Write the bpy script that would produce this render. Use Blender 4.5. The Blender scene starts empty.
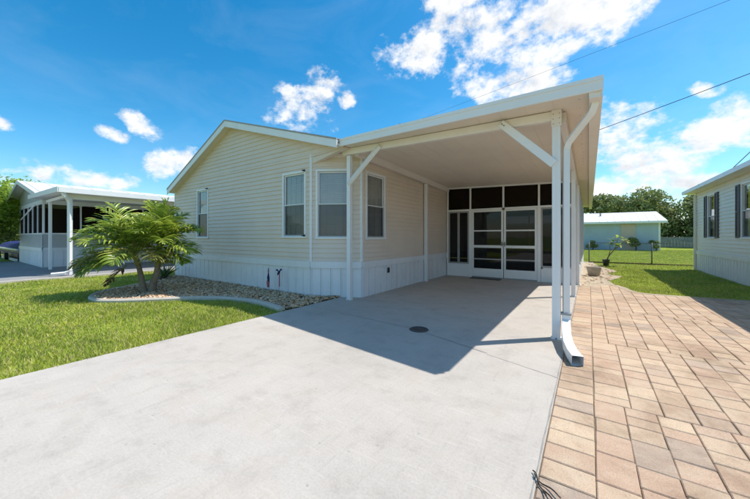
import bpy, bmesh, math, random
import numpy as np
from mathutils import Vector, Matrix
from mathutils.geometry import tessellate_polygon
random.seed(7); rng = np.random.default_rng(7)
PI = math.pi
S = bpy.context.scene
COL = S.collection

# ------------------------------------------------------------------ camera
cam_d = bpy.data.cameras.new('camera'); cam = bpy.data.objects.new('camera', cam_d); COL.objects.link(cam)
cam.location = (0, 0, 1.25)
cam.rotation_euler = (PI / 2, 0, math.atan(214 / 310))
cam_d.sensor_width = 36; cam_d.lens = 36 * 310 / 750
cam_d.shift_y = -12.5 / 750
cam_d.clip_start = 0.05; cam_d.clip_end = 3000
S.camera = cam
# ------------------------------------------------------------------ exposure
S.view_settings.view_transform = 'Standard'; S.view_settings.look = 'None'
S.view_settings.gamma = 1; S.view_settings.exposure = 0.47
S.render.engine = 'CYCLES'
S.cycles.max_bounces = 8; S.cycles.diffuse_bounces = 5; S.cycles.transparent_max_bounces = 24
S.cycles.use_denoising = True
# ------------------------------------------------------------------ sun
SUN = Vector((1.27, 1.22, 2.87)).normalized()
EL = math.asin(SUN.z); AZ = math.atan2(SUN.x, SUN.y)
sd = bpy.data.lights.new('sun', 'SUN'); sd.energy = 3.9; sd.angle = math.radians(0.55); sd.color = (1, 0.95, 0.87)
so = bpy.data.objects.new('sun', sd); COL.objects.link(so)
so.rotation_euler = SUN.to_track_quat('Z', 'Y').to_euler(); so.location = (10, 10, 30)
# ------------------------------------------------------------------ sky with clouds (by direction)
W = bpy.data.worlds.new('World'); S.world = W; W.use_nodes = True
def build_world():
    nt = W.node_tree; nt.nodes.clear(); N = nt.nodes.new; L = nt.links.new
    def M(op, a, b=None, c=None, clamp=False):
        n = N('ShaderNodeMath'); n.operation = op; n.use_clamp = clamp
        for i, v in enumerate((a, b, c)):
            if v is None: continue
            if isinstance(v, (int, float)): n.inputs[i].default_value = v
            else: L(v, n.inputs[i])
        return n.outputs[0]
    sky = N('ShaderNodeTexSky'); sky.sky_type = 'NISHITA'; sky.sun_disc = False
    sky.sun_elevation = EL; sky.sun_rotation = AZ; sky.air_density = 1.0; sky.dust_density = 0.6; sky.ozone_density = 3.0
    grade = N('ShaderNodeHueSaturation'); grade.inputs['Saturation'].default_value = 1.42; grade.inputs['Hue'].default_value = 0.487
    grade.inputs['Value'].default_value = 1.12
    L(sky.outputs[0], grade.inputs['Color'])
    tc = N('ShaderNodeTexCoord'); sep = N('ShaderNodeSeparateXYZ'); L(tc.outputs['Generated'], sep.inputs[0])
    az = M('MULTIPLY', M('ARCTAN2', sep.outputs[0], sep.outputs[1]), 180 / PI)
    el = M('MULTIPLY', M('ARCSINE', sep.outputs[2]), 180 / PI)
    cosel = M('COSINE', M('ARCSINE', sep.outputs[2]))
    blobs = [(-25.5, 30.8, 7.4, 4.8, 11), (-19.0, 32.5, 5.0, 3.6, 0), (-12.7, 30.2, 11.0, 6.0, 0), (-2.4, 31.0, 9.4, 6.0, 2), (2.8, 33.2, 7.2, 4.0, -23), (-9.6, 23.8, 10.4, 3.2, -8), (-19.0, 37.2, 7.3, 2.4, 12), (-47.7, 22.2, 7.0, 5.4, 4), (-45.0, 25.0, 4.4, 3.4, 4), (-40.1, 23.7, 2.1, 1.7, 2), (2.6, 14.6, 6.2, 5.6, -12), (5.9, 10.0, 6.8, 5.2, -9), (9.2, 12.1, 4.1, 2.8, 16), (12.0, 12.6, 4.6, 2.5, 19), (16.5, 13.9, 5.0, 3.3, 15), (12.2, 18.1, 2.1, 1.0, -19), (3.7, 6.8, 7.0, 2.6, -6), (-71.2, 16.0, 2.8, 2.0, -20), (-74.8, 14.2, 2.4, 1.1, -8), (-67.4, 11.5, 4.8, 2.5, 18), (-82.7, 7.5, 4.3, 2.3, 22), (-84.7, 13.1, 1.3, 1.2, 15), (-76.0, 7.7, 4.8, 1.7, 6), (11.7, 6.6, 5.0, 1.7, -7),
             (40, 20, 12, 6, 0), (52, 24, 9, 5, 5), (75, 35, 14, 7, 0), (100, 15, 12, 5, 0), (128, 30, 15, 7, 8), (150, 14, 12, 4, 0), (168, 24, 8, 4, 0), (-165, 30, 12, 6, 0), (-150, 12, 13, 4, 0), (-125, 26, 12, 6, 4), (-108, 12, 9, 3.5, 0), (-155, 55, 13, 8, 0), (30, 62, 12, 7, 0)]
    field = None
    for (a0, e0, ra, rb, rot) in blobs:
        da = M('SUBTRACT', az, float(a0))
        da = M('WRAP', da, 180.0, -180.0)
        dx = M('MULTIPLY', da, cosel); dy = M('SUBTRACT', el, float(e0))
        c, s = math.cos(math.radians(rot)), math.sin(math.radians(rot))
        u = M('MULTIPLY_ADD', dx, c / ra, M('MULTIPLY', dy, s / ra))
        v = M('MULTIPLY_ADD', dx, -s / rb, M('MULTIPLY', dy, c / rb))
        d = M('ADD', M('MULTIPLY', u, u), M('MULTIPLY', v, v))
        f = M('SUBTRACT', 1.0, d)
        field = f if field is None else M('SMOOTH_MAX', field, f, 0.25)
    field = M('MAXIMUM', M('MULTIPLY', field, 2.0), -3.2)
    def noise(scale, detail, rough, off=(0, 0, 0), dist=0.0):
        mp = N('ShaderNodeMapping'); mp.inputs['Location'].default_value = off; mp.inputs['Scale'].default_value = (1, 1, 1.35)
        L(tc.outputs['Generated'], mp.inputs[0])
        n = N('ShaderNodeTexNoise'); n.inputs['Scale'].default_value = scale; n.inputs['Detail'].default_value = detail
        n.inputs['Roughness'].default_value = rough; n.inputs['Distortion'].default_value = dist
        L(mp.outputs[0], n.inputs['Vector']); return n.outputs['Fac']
    n1 = noise(9.0, 9, 0.62, (1.3, 0.2, 0.7), 0.15)
    n2 = noise(9.0, 9, 0.62, (1.3 + SUN.x * .035, 0.2 + SUN.y * .035, 0.7 + SUN.z * .035), 0.15)
    n3 = noise(3.2, 5, 0.55, (4, 2, 1), 0.4)
    n4 = noise(34.0, 6, 0.6, (0.3, 2.2, 1.7), 0.1)
    dens = M('ADD', M('ADD', field, M('MULTIPLY', M('SUBTRACT', n1, 0.53), 7.0)), M('MULTIPLY', M('SUBTRACT', n4, 0.52), 3.2))
    mask = N('ShaderNodeMapRange'); mask.interpolation_type = 'SMOOTHSTEP'
    mask.inputs['From Min'].default_value = 0.0; mask.inputs['From Max'].default_value = 1.9
    L(dens, mask.inputs['Value'])
    # cirrus wisps
    mpw = N('ShaderNodeMapping'); mpw.inputs['Scale'].default_value = (2.2, 2.2, 5.0); mpw.inputs['Rotation'].default_value = (0.5, 0.3, 0.4)
    L(tc.outputs['Generated'], mpw.inputs[0])
    nw = N('ShaderNodeTexNoise'); nw.inputs['Scale'].default_value = 1.6; nw.inputs['Detail'].default_value = 8; nw.inputs['Roughness'].default_value = 0.6; nw.inputs['Distortion'].default_value = 0.6
    L(mpw.outputs[0], nw.inputs['Vector'])
    wisp = N('ShaderNodeMapRange'); wisp.inputs['From Min'].default_value = 0.47; wisp.inputs['From Max'].default_value = 0.8; wisp.inputs['To Max'].default_value = 0.07
    L(nw.outputs['Fac'], wisp.inputs['Value'])
    # cloud colour: thick parts and undersides a little greyer
    rel = M('MULTIPLY', M('SUBTRACT', n1, n2), 5.0)
    thick = N('ShaderNodeMapRange'); thick.inputs['From Min'].default_value = 0.8; thick.inputs['From Max'].default_value = 3.4; L(dens, thick.inputs['Value'])
    sh = M('ADD', M('MULTIPLY', thick.outputs[0], M('MULTIPLY', n3, 0.85)), M('MULTIPLY', rel, -0.6))
    sh = M('MINIMUM', M('MAXIMUM', sh, 0.0), 1.0)
    cc = N('ShaderNodeMix'); cc.data_type = 'RGBA'
    cc.inputs[6].default_value = (6.1, 6.15, 6.2, 1); cc.inputs[7].default_value = (3.5, 3.8, 4.25, 1)
    L(sh, cc.inputs[0])
    m1 = N('ShaderNodeMix'); m1.data_type = 'RGBA'; m1.inputs[7].default_value = (6.0, 6.4, 7.0, 1)
    L(wisp.outputs[0], m1.inputs[0]); L(grade.outputs[0], m1.inputs[6])
    m2 = N('ShaderNodeMix'); m2.data_type = 'RGBA'
    L(mask.outputs[0], m2.inputs[0]); L(m1.outputs[2], m2.inputs[6]); L(cc.outputs[2], m2.inputs[7])
    bg = N('ShaderNodeBackground'); bg.inputs['Strength'].default_value = 0.125; L(m2.outputs[2], bg.inputs[0])
    out = N('ShaderNodeOutputWorld'); L(bg.outputs[0], out.inputs[0])
build_world()

# ------------------------------------------------------------------ materials
def new_mat(name):
    m = bpy.data.materials.new(name); m.use_nodes = True
    nt = m.node_tree; b = nt.nodes['Principled BSDF']; return m, nt, b
def obj_noise(nt, scale, detail=4, rough=0.5, coord='Object', stretch=None, dist=0):
    tc = nt.nodes.new('ShaderNodeTexCoord'); n = nt.nodes.new('ShaderNodeTexNoise')
    n.inputs['Scale'].default_value = scale; n.inputs['Detail'].default_value = detail; n.inputs['Roughness'].default_value = rough
    n.inputs['Distortion'].default_value = dist
    src = tc.outputs[coord]
    if coord == 'World':
        pass
    if stretch:
        mp = nt.nodes.new('ShaderNodeMapping'); mp.inputs['Scale'].default_value = stretch; nt.links.new(src, mp.inputs[0]); src = mp.outputs[0]
    nt.links.new(src, n.inputs['Vector']); return n.outputs['Fac']
def wnoise(nt, scale, detail=4, rough=0.5, stretch=None, dist=0):
    g = nt.nodes.new('ShaderNodeNewGeometry'); n = nt.nodes.new('ShaderNodeTexNoise')
    n.inputs['Scale'].default_value = scale; n.inputs['Detail'].default_value = detail; n.inputs['Roughness'].default_value = rough
    n.inputs['Distortion'].default_value = dist
    src = g.outputs['Position']
    if stretch:
        mp = nt.nodes.new('ShaderNodeMapping'); mp.inputs['Scale'].default_value = stretch
        if len(stretch) == 3: pass
        nt.links.new(src, mp.inputs[0]); src = mp.outputs[0]
    nt.links.new(src, n.inputs['Vector']); return n.outputs['Fac']
def ramp(nt, fac, stops):
    r = nt.nodes.new('ShaderNodeValToRGB'); e = r.color_ramp.elements
    while len(e) > 1: e.remove(e[0])
    e[0].position = stops[0][0]; e[0].color = (*stops[0][1], 1)
    for p, c in stops[1:]:
        k = e.new(p); k.color = (*c, 1)
    nt.links.new(fac, r.inputs[0]); return r.outputs[0]
def mixc(nt, fac, a, b, mode='MIX'):
    m = nt.nodes.new('ShaderNodeMix'); m.data_type = 'RGBA'; m.blend_type = mode
    for k, v in ((0, fac), (6, a), (7, b)):
        if isinstance(v, (int, float)): m.inputs[k].default_value = v
        elif isinstance(v, tuple): m.inputs[k].default_value = (*v, 1)
        else: nt.links.new(v, m.inputs[k])
    return m.outputs[2]
def math_(nt, op, a, b=0.0, clamp=False):
    m = nt.nodes.new('ShaderNodeMath'); m.operation = op; m.use_clamp = clamp
    for k, v in ((0, a), (1, b)):
        if isinstance(v, (int, float)): m.inputs[k].default_value = v
        else: nt.links.new(v, m.inputs[k])
    return m.outputs[0]
def bump(nt, b, h, strength=0.3, dist=0.01):
    n = nt.nodes.new('ShaderNodeBump'); n.inputs['Strength'].default_value = strength; n.inputs['Distance'].default_value = dist
    nt.links.new(h, n.inputs['Height']); nt.links.new(n.outputs[0], b.inputs['Normal'])
def simple(name, col, rough=0.5, var=0.06, scale=3.0, spec=0.5, metal=0.0, bmp=0.0, grime=0.0):
    m, nt, b = new_mat(name)
    f = wnoise(nt, scale, 5, 0.6)
    lo = tuple(c * (1 - var) for c in col); hi = tuple(min(1, c * (1 + var)) for c in col)
    c = ramp(nt, f, [(0.3, lo), (0.7, hi)])
    if grime:
        g = wnoise(nt, 1.7, 8, 0.7, (1, 1, 0.35))
        g = ramp(nt, g, [(0.5, (0, 0, 0)), (0.8, (1, 1, 1))])
        gm = math_(nt, 'MULTIPLY', g, grime)
        c = mixc(nt, gm, c, tuple(x * 0.55 for x in col))
    nt.links.new(c, b.inputs['Base Color'])
    b.inputs['Roughness'].default_value = rough; b.inputs['Specular IOR Level'].default_value = spec; b.inputs['Metallic'].default_value = metal
    if bmp: bump(nt, b, wnoise(nt, 60, 4, 0.6), bmp, 0.004)
    return m
def island_tint(nt):
    g = nt.nodes.new('ShaderNodeNewGeometry'); o = nt.nodes.new('ShaderNodeObjectInfo')
    return math_(nt, 'FRACT', math_(nt, 'ADD', g.outputs['Random Per Island'], o.outputs['Random']))
MAT = {}
MAT['siding_cream'] = simple('siding_cream', (0.74, 0.63, 0.535), 0.45, 0.04, 1.5, 0.4, grime=0.18)
MAT['siding_green'] = simple('siding_green', (0.78, 0.74, 0.64), 0.45, 0.04, 1.5, 0.4, grime=0.15)
MAT['siding_grey'] = simple('siding_grey', (0.45, 0.46, 0.46), 0.5, 0.05, 1.5, 0.4, grime=0.2)
MAT['white'] = simple('white_paint', (0.80, 0.80, 0.80), 0.38, 0.03, 2.0, 0.5, grime=0.16)
MAT['skirt'] = simple('skirt_white', (0.79, 0.79, 0.80), 0.45, 0.04, 2.0, 0.5, grime=0.3)
MAT['almond'] = simple('almond_paint', (0.82, 0.755, 0.70), 0.4, 0.04, 1.5, 0.5, grime=0.22)
MAT['soffit'] = simple('soffit_paint', (0.78, 0.69, 0.585), 0.5, 0.04, 1.0, 0.4, grime=0.15)
MAT['roof_white'] = simple('roof_white', (0.80, 0.80, 0.80), 0.45, 0.06, 1.2, 0.5, grime=0.3)
MAT['shingle'] = simple('shingle_grey', (0.30, 0.30, 0.29), 0.85, 0.25, 14, 0.2, bmp=0.5)
MAT['black'] = simple('black_plastic', (0.02, 0.02, 0.022), 0.5, 0.2, 4)
MAT['shutter'] = simple('shutter_brown', (0.045, 0.035, 0.04), 0.5, 0.15, 6)
MAT['dark_in'] = simple('dark_interior', (0.03, 0.03, 0.032), 0.8, 0.2, 2)  # near-black: the shade of unlit interiors put into the colour
MAT['grey_frame'] = simple('grey_frame', (0.33, 0.32, 0.31), 0.45, 0.06, 3)
MAT['blind'] = simple('blind_white', (0.90, 0.90, 0.90), 0.5, 0.04, 3)
MAT['teal'] = simple('teal_wall', (0.42, 0.50, 0.57), 0.7, 0.05, 1.0, 0.3, grime=0.25)
MAT['beige'] = simple('beige_door', (0.56, 0.45, 0.37), 0.6, 0.05, 2.0)
MAT['wood_grey'] = simple('weathered_wood', (0.33, 0.31, 0.26), 0.8, 0.2, 3.0, 0.2)
MAT['steel'] = simple('galvanised', (0.16, 0.165, 0.16), 0.5, 0.1, 8, 0.5, metal=0.6)
MAT['cable'] = simple('cable_black', (0.015, 0.015, 0.015), 0.6, 0.1, 4)
MAT['pole'] = simple('pole_wood', (0.16, 0.12, 0.09), 0.85, 0.25, 6, 0.2)
MAT['pot_tan'] = simple('pot_stone', (0.42, 0.36, 0.29), 0.85, 0.15, 9, 0.2, bmp=0.4)
MAT['pot_dark'] = simple('pot_dark', (0.035, 0.045, 0.04), 0.6, 0.2, 9)
MAT['navy'] = simple('navy_canvas', (0.01, 0.018, 0.11), 0.8, 0.2, 3)
MAT['maroon'] = simple('brown_panel', (0.12, 0.045, 0.03), 0.6, 0.2, 3)
MAT['flag_red'] = simple('flag_red', (0.40, 0.10, 0.13), 0.8, 0.1, 8)
MAT['flag_navy'] = simple('flag_navy', (0.012, 0.014, 0.07), 0.8, 0.1, 8)
MAT['flag_white'] = simple('flag_white', (0.7, 0.68, 0.68), 0.8, 0.05, 8)
MAT['iron'] = simple('cast_iron', (0.07, 0.062, 0.058), 0.7, 0.3, 20, bmp=0.5)
MAT['sealant'] = simple('joint_line', (0.30, 0.28, 0.26), 0.9, 0.2, 9)

def mat_concrete(name='concrete', base=(0.505, 0.458, 0.405), k=1.0):
    m, nt, b = new_mat(name)
    big = wnoise(nt, 0.55, 6, 0.6, None, 0.4); mid = wnoise(nt, 3.5, 7, 0.68); fine = wnoise(nt, 70, 5, 0.75); tiny = wnoise(nt, 260, 2, 0.6)
    c = ramp(nt, big, [(0.28, tuple(x * 0.86 for x in base)), (0.5, base), (0.72, tuple(min(1, x * 1.07) for x in base))])
    c = mixc(nt, 1.0, c, ramp(nt, mid, [(0.25, (0.78, 0.77, 0.76)), (0.47, (0.97, 0.97, 0.97)), (0.8, (1.05, 1.05, 1.05))]), 'MULTIPLY')
    c = mixc(nt, 1.0, c, ramp(nt, fine, [(0.25, (0.82, 0.82, 0.82)), (0.55, (1.0, 1.0, 1.0)), (0.8, (1.04, 1.04, 1.04))]), 'MULTIPLY')
    # warm worn patches
    p = wnoise(nt, 1.3, 5, 0.7, None, 0.8)
    c = mixc(nt, ramp(nt, p, [(0.52, (0, 0, 0)), (0.75, (0.55, 0.55, 0.55))]), c, (base[0] * 0.92, base[1] * 0.86, base[2] * 0.80))
    # broom finish / tyre scuffs across the drive
    s1 = wnoise(nt, 5, 5, 0.7, (5.0, 0.5, 1), 0.2)
    c = mixc(nt, ramp(nt, s1, [(0.56, (0, 0, 0)), (0.76, (0.5, 0.5, 0.5))]), c, tuple(x * 0.70 for x in base))
    wv = wnoise(nt, 9, 6, 0.75, (0.35, 4.0, 1), 0.5)
    c = mixc(nt, ramp(nt, wv, [(0.55, (0, 0, 0)), (0.72, (0.45, 0.45, 0.45))]), c, tuple(min(1, x * 1.22) for x in base))
    dk = wnoise(nt, 0.9, 7, 0.75, None, 1.2)
    c = mixc(nt, ramp(nt, dk, [(0.56, (0, 0, 0)), (0.8, (0.5, 0.5, 0.5))]), c, tuple(x * 0.62 for x in base))
    # dark specks
    v = nt.nodes.new('ShaderNodeTexVoronoi'); v.inputs['Scale'].default_value = 8
    g = nt.nodes.new('ShaderNodeNewGeometry'); nt.links.new(g.outputs['Position'], v.inputs['Vector'])
    sp = ramp(nt, v.outputs['Distance'], [(0.02, (0.6, 0.6, 0.6)), (0.085, (0, 0, 0))])
    c = mixc(nt, sp, c, tuple(x * 0.5 for x in base))
    nt.links.new(c, b.inputs['Base Color']); b.inputs['Roughness'].default_value = 0.88; b.inputs['Specular IOR Level'].default_value = 0.25
    h = math_(nt, 'ADD', math_(nt, 'MULTIPLY', fine, 0.6), math_(nt, 'MULTIPLY', tiny, 0.4))
    bump(nt, b, h, 0.35 * k, 0.006)
    return m
MAT['concrete'] = mat_concrete()
MAT['concrete_dark'] = mat_concrete('concrete_grey', (0.30, 0.30, 0.30))
MAT['curb'] = mat_concrete('curb_concrete', (0.57, 0.52, 0.45))

def mat_paver():
    m, nt, b = new_mat('paver')
    t = island_tint(nt)
    c = ramp(nt, t, [(0.0, (0.53, 0.385, 0.265)), (0.2, (0.59, 0.44, 0.31)), (0.38, (0.51, 0.37, 0.26)), (0.5, (0.64, 0.49, 0.34)),
                     (0.62, (0.52, 0.37, 0.26)), (0.76, (0.54, 0.37, 0.26)), (0.80, (0.55, 0.41, 0.30)), (0.92, (0.40, 0.315, 0.25)), (1.0, (0.54, 0.39, 0.27))])
    bl = wnoise(nt, 7, 6, 0.7, None, 0.5)
    c = mixc(nt, ramp(nt, bl, [(0.45, (0, 0, 0)), (0.72, (0.6, 0.6, 0.6))]), c, (0.49, 0.33, 0.23))
    bl2 = wnoise(nt, 4.3, 5, 0.65, (1, 1, 1), 0.3)
    c = mixc(nt, ramp(nt, bl2, [(0.3, (0.5, 0.5, 0.5)), (0.5, (0, 0, 0))]), c, (0.60, 0.49, 0.36))
    gr = wnoise(nt, 1.6, 7, 0.72, None, 0.6)
    c = mixc(nt, 1.0, c, ramp(nt, gr, [(0.32, (0.66, 0.64, 0.62)), (0.5, (0.98, 0.98, 0.98)), (0.75, (1.06, 1.06, 1.06))]), 'MULTIPLY')
    st = wnoise(nt, 16, 6, 0.75, None, 1.0)
    c = mixc(nt, ramp(nt, st, [(0.58, (0, 0, 0)), (0.72, (0.55, 0.55, 0.55))]), c, (0.33, 0.25, 0.19))
    fine = wnoise(nt, 120, 4, 0.8)
    c = mixc(nt, 1.0, c, ramp(nt, fine, [(0.25, (0.62, 0.62, 0.62)), (0.5, (0.97, 0.97, 0.97)), (0.8, (1.2, 1.2, 1.2))]), 'MULTIPLY')
    nt.links.new(c, b.inputs['Base Color']); b.inputs['Roughness'].default_value = 0.9; b.inputs['Specular IOR Level'].default_value = 0.2
    bump(nt, b, math_(nt, 'ADD', fine, math_(nt, 'MULTIPLY', wnoise(nt, 25, 4, 0.7), 0.8)), 0.5, 0.006)
    return m
MAT['paver'] = mat_paver()
def mat_sand(name, a, bb, sc=12):
    m, nt, b = new_mat(name)
    f = wnoise(nt, sc, 8, 0.75); f2 = wnoise(nt, 1.6, 5, 0.6)
    c = ramp(nt, f, [(0.25, a), (0.75, bb)])
    c = mixc(nt, 1.0, c, ramp(nt, f2, [(0.3, (0.8, 0.8, 0.78)), (0.7, (1.1, 1.1, 1.1))]), 'MULTIPLY')
    nt.links.new(c, b.inputs['Base Color']); b.inputs['Roughness'].default_value = 0.95; b.inputs['Specular IOR Level'].default_value = 0.1
    bump(nt, b, f, 0.8, 0.02); return m
MAT['sand'] = mat_sand('sand', (0.34, 0.27, 0.19), (0.56, 0.47, 0.36))
MAT['joint_sand'] = mat_sand('joint_sand', (0.22, 0.17, 0.12), (0.38, 0.30, 0.22), 40)
MAT['soil'] = mat_sand('soil', (0.10, 0.075, 0.055), (0.24, 0.18, 0.13), 20)
MAT['lawn_base'] = mat_sand('lawn_base', (0.18, 0.25, 0.032), (0.36, 0.42, 0.06), 9)
MAT['asphalt'] = mat_sand('asphalt', (0.05, 0.05, 0.052), (0.08, 0.08, 0.08), 60)

def mat_leaf(name, stops, trans=0.3, rough=0.5, spec=0.4):
    m, nt, b = new_mat(name)
    c = ramp(nt, island_tint(nt), stops)
    big = wnoise(nt, 1.1, 5, 0.62)
    c = mixc(nt, 1.0, c, ramp(nt, big, [(0.3, (0.62, 0.68, 0.66)), (0.5, (0.97, 0.98, 1.0)), (0.72, (1.22, 1.12, 1.12))]), 'MULTIPLY')
    nt.links.new(c, b.inputs['Base Color']); b.inputs['Roughness'].default_value = rough; b.inputs['Specular IOR Level'].default_value = spec
    tr = nt.nodes.new('ShaderNodeBsdfTranslucent'); nt.links.new(c, tr.inputs[0])
    mx = nt.nodes.new('ShaderNodeMixShader'); mx.inputs[0].default_value = trans
    nt.links.new(b.outputs[0], mx.inputs[1]); nt.links.new(tr.outputs[0], mx.inputs[2])
    nt.links.new(mx.outputs[0], nt.nodes['Material Output'].inputs[0]); return m
MAT['grass'] = mat_leaf('grass_blade', [(0, (0.27, 0.36, 0.045)), (0.35, (0.40, 0.48, 0.065)), (0.65, (0.51, 0.55, 0.10)), (0.85, (0.60, 0.55, 0.21)), (1, (0.60, 0.48, 0.28))], 0.35, 0.6, 0.2)
MAT['palm'] = mat_leaf('palm_leaflet', [(0, (0.13, 0.22, 0.03)), (0.4, (0.27, 0.38, 0.045)), (0.75, (0.42, 0.51, 0.07)), (1, (0.60, 0.60, 0.14))], 0.35, 0.27, 0.6)
MAT['palm_yellow'] = mat_leaf('palm_yellow', [(0, (0.22, 0.26, 0.04)), (0.6, (0.38, 0.35, 0.07)), (1, (0.42, 0.30, 0.09))], 0.3, 0.45)
MAT['dead'] = mat_leaf('dead_frond', [(0, (0.20, 0.12, 0.08)), (1, (0.34, 0.20, 0.14))], 0.15, 0.7)
MAT['tree_leaf'] = mat_leaf('tree_leaf', [(0, (0.12, 0.165, 0.055)), (0.5, (0.25, 0.30, 0.10)), (1, (0.42, 0.45, 0.18))], 0.35, 0.55, 0.3)
MAT['hedge_leaf'] = mat_leaf('hedge_leaf', [(0, (0.16, 0.27, 0.03)), (0.5, (0.30, 0.44, 0.05)), (1, (0.48, 0.56, 0.10))], 0.5, 0.5, 0.3)
MAT['yucca'] = mat_leaf('yucca_leaf', [(0, (0.04, 0.085, 0.03)), (0.6, (0.10, 0.16, 0.05)), (1, (0.28, 0.30, 0.14))], 0.15, 0.45)
MAT['trunk'] = simple('palm_trunk', (0.25, 0.20, 0.15), 0.85, 0.25, 12, 0.2, bmp=0.5)
MAT['crownshaft'] = simple('crownshaft', (0.20, 0.20, 0.07), 0.5, 0.2, 5)
MAT['bark'] = simple('bark', (0.12, 0.10, 0.08), 0.9, 0.3, 9, 0.1, bmp=0.6)
def mat_stone():
    m, nt, b = new_mat('river_rock')
    c = ramp(nt, island_tint(nt), [(0, (0.56, 0.31, 0.15)), (0.2, (0.74, 0.50, 0.28)), (0.4, (0.26, 0.15, 0.09)), (0.55, (0.84, 0.64, 0.42)), (0.7, (0.58, 0.31, 0.15)), (0.85, (0.46, 0.34, 0.24)), (1, (0.86, 0.72, 0.54))])
    f = wnoise(nt, 40, 4, 0.7)
    c = mixc(nt, 1.0, c, ramp(nt, f, [(0.3, (0.75, 0.75, 0.75)), (0.7, (1.1, 1.1, 1.1))]), 'MULTIPLY')
    nt.links.new(c, b.inputs['Base Color']); b.inputs['Roughness'].default_value = 0.75; return m
MAT['stone'] = mat_stone()
def mat_glass(name, transp=0.75, tint=(0.75, 0.82, 0.84), body=(0.02, 0.022, 0.024), refl=2.0, ior=1.6):
    m, nt, b = new_mat(name); N = nt.nodes.new; L = nt.links.new
    tr = N('ShaderNodeBsdfTransparent'); tr.inputs[0].default_value = (*tint, 1)
    df = N('ShaderNodeBsdfDiffuse'); df.inputs[0].default_value = (*body, 1)
    gl = N('ShaderNodeBsdfGlossy'); gl.inputs['Roughness'].default_value = 0.015
    fr = N('ShaderNodeFresnel'); fr.inputs[0].default_value = ior
    nz = wnoise(nt, 1.2, 2, 0.4)
    bp = N('ShaderNodeBump'); bp.inputs['Strength'].default_value = 0.06; bp.inputs['Distance'].default_value = 0.05; L(nz, bp.inputs['Height'])
    L(bp.outputs[0], gl.inputs['Normal'])
    a = N('ShaderNodeMixShader'); a.inputs[0].default_value = transp; L(df.outputs[0], a.inputs[1]); L(tr.outputs[0], a.inputs[2])
    c = N('ShaderNodeMixShader'); L(math_(nt, 'MULTIPLY', fr.outputs[0], refl, True), c.inputs[0]); L(a.outputs[0], c.inputs[1]); L(gl.outputs[0], c.inputs[2])
    L(c.outputs[0], nt.nodes['Material Output'].inputs[0]); return m
MAT['glass'] = mat_glass('window_glass', 0.95, (0.97, 0.985, 0.99), refl=1.5)
MAT['tinted'] = mat_glass('tinted_vinyl', 0.35, (0.22, 0.22, 0.23), (0.010, 0.009, 0.009), 0.8, 1.4)
def mat_screen():
    m, nt, b = new_mat('insect_screen'); N = nt.nodes.new; L = nt.links.new
    tr = N('ShaderNodeBsdfTransparent'); df = N('ShaderNodeBsdfDiffuse'); df.inputs[0].default_value = (0.045, 0.05, 0.055, 1)
    a = N('ShaderNodeMixShader'); a.inputs[0].default_value = 0.6; L(df.outputs[0], a.inputs[1]); L(tr.outputs[0], a.inputs[2])
    L(a.outputs[0], nt.nodes['Material Output'].inputs[0]); return m
MAT['screen'] = mat_screen()
def mat_screen_dark():
    m, nt, b = new_mat('dark_screen'); N = nt.nodes.new; L = nt.links.new
    tr = N('ShaderNodeBsdfTransparent'); df = N('ShaderNodeBsdfDiffuse'); df.inputs[0].default_value = (0.018, 0.013, 0.01, 1)
    a = N('ShaderNodeMixShader'); a.inputs[0].default_value = 0.15; L(df.outputs[0], a.inputs[1]); L(tr.outputs[0], a.inputs[2])
    L(a.outputs[0], nt.nodes['Material Output'].inputs[0]); return m
MAT['screen_dark'] = mat_screen_dark()

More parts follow.
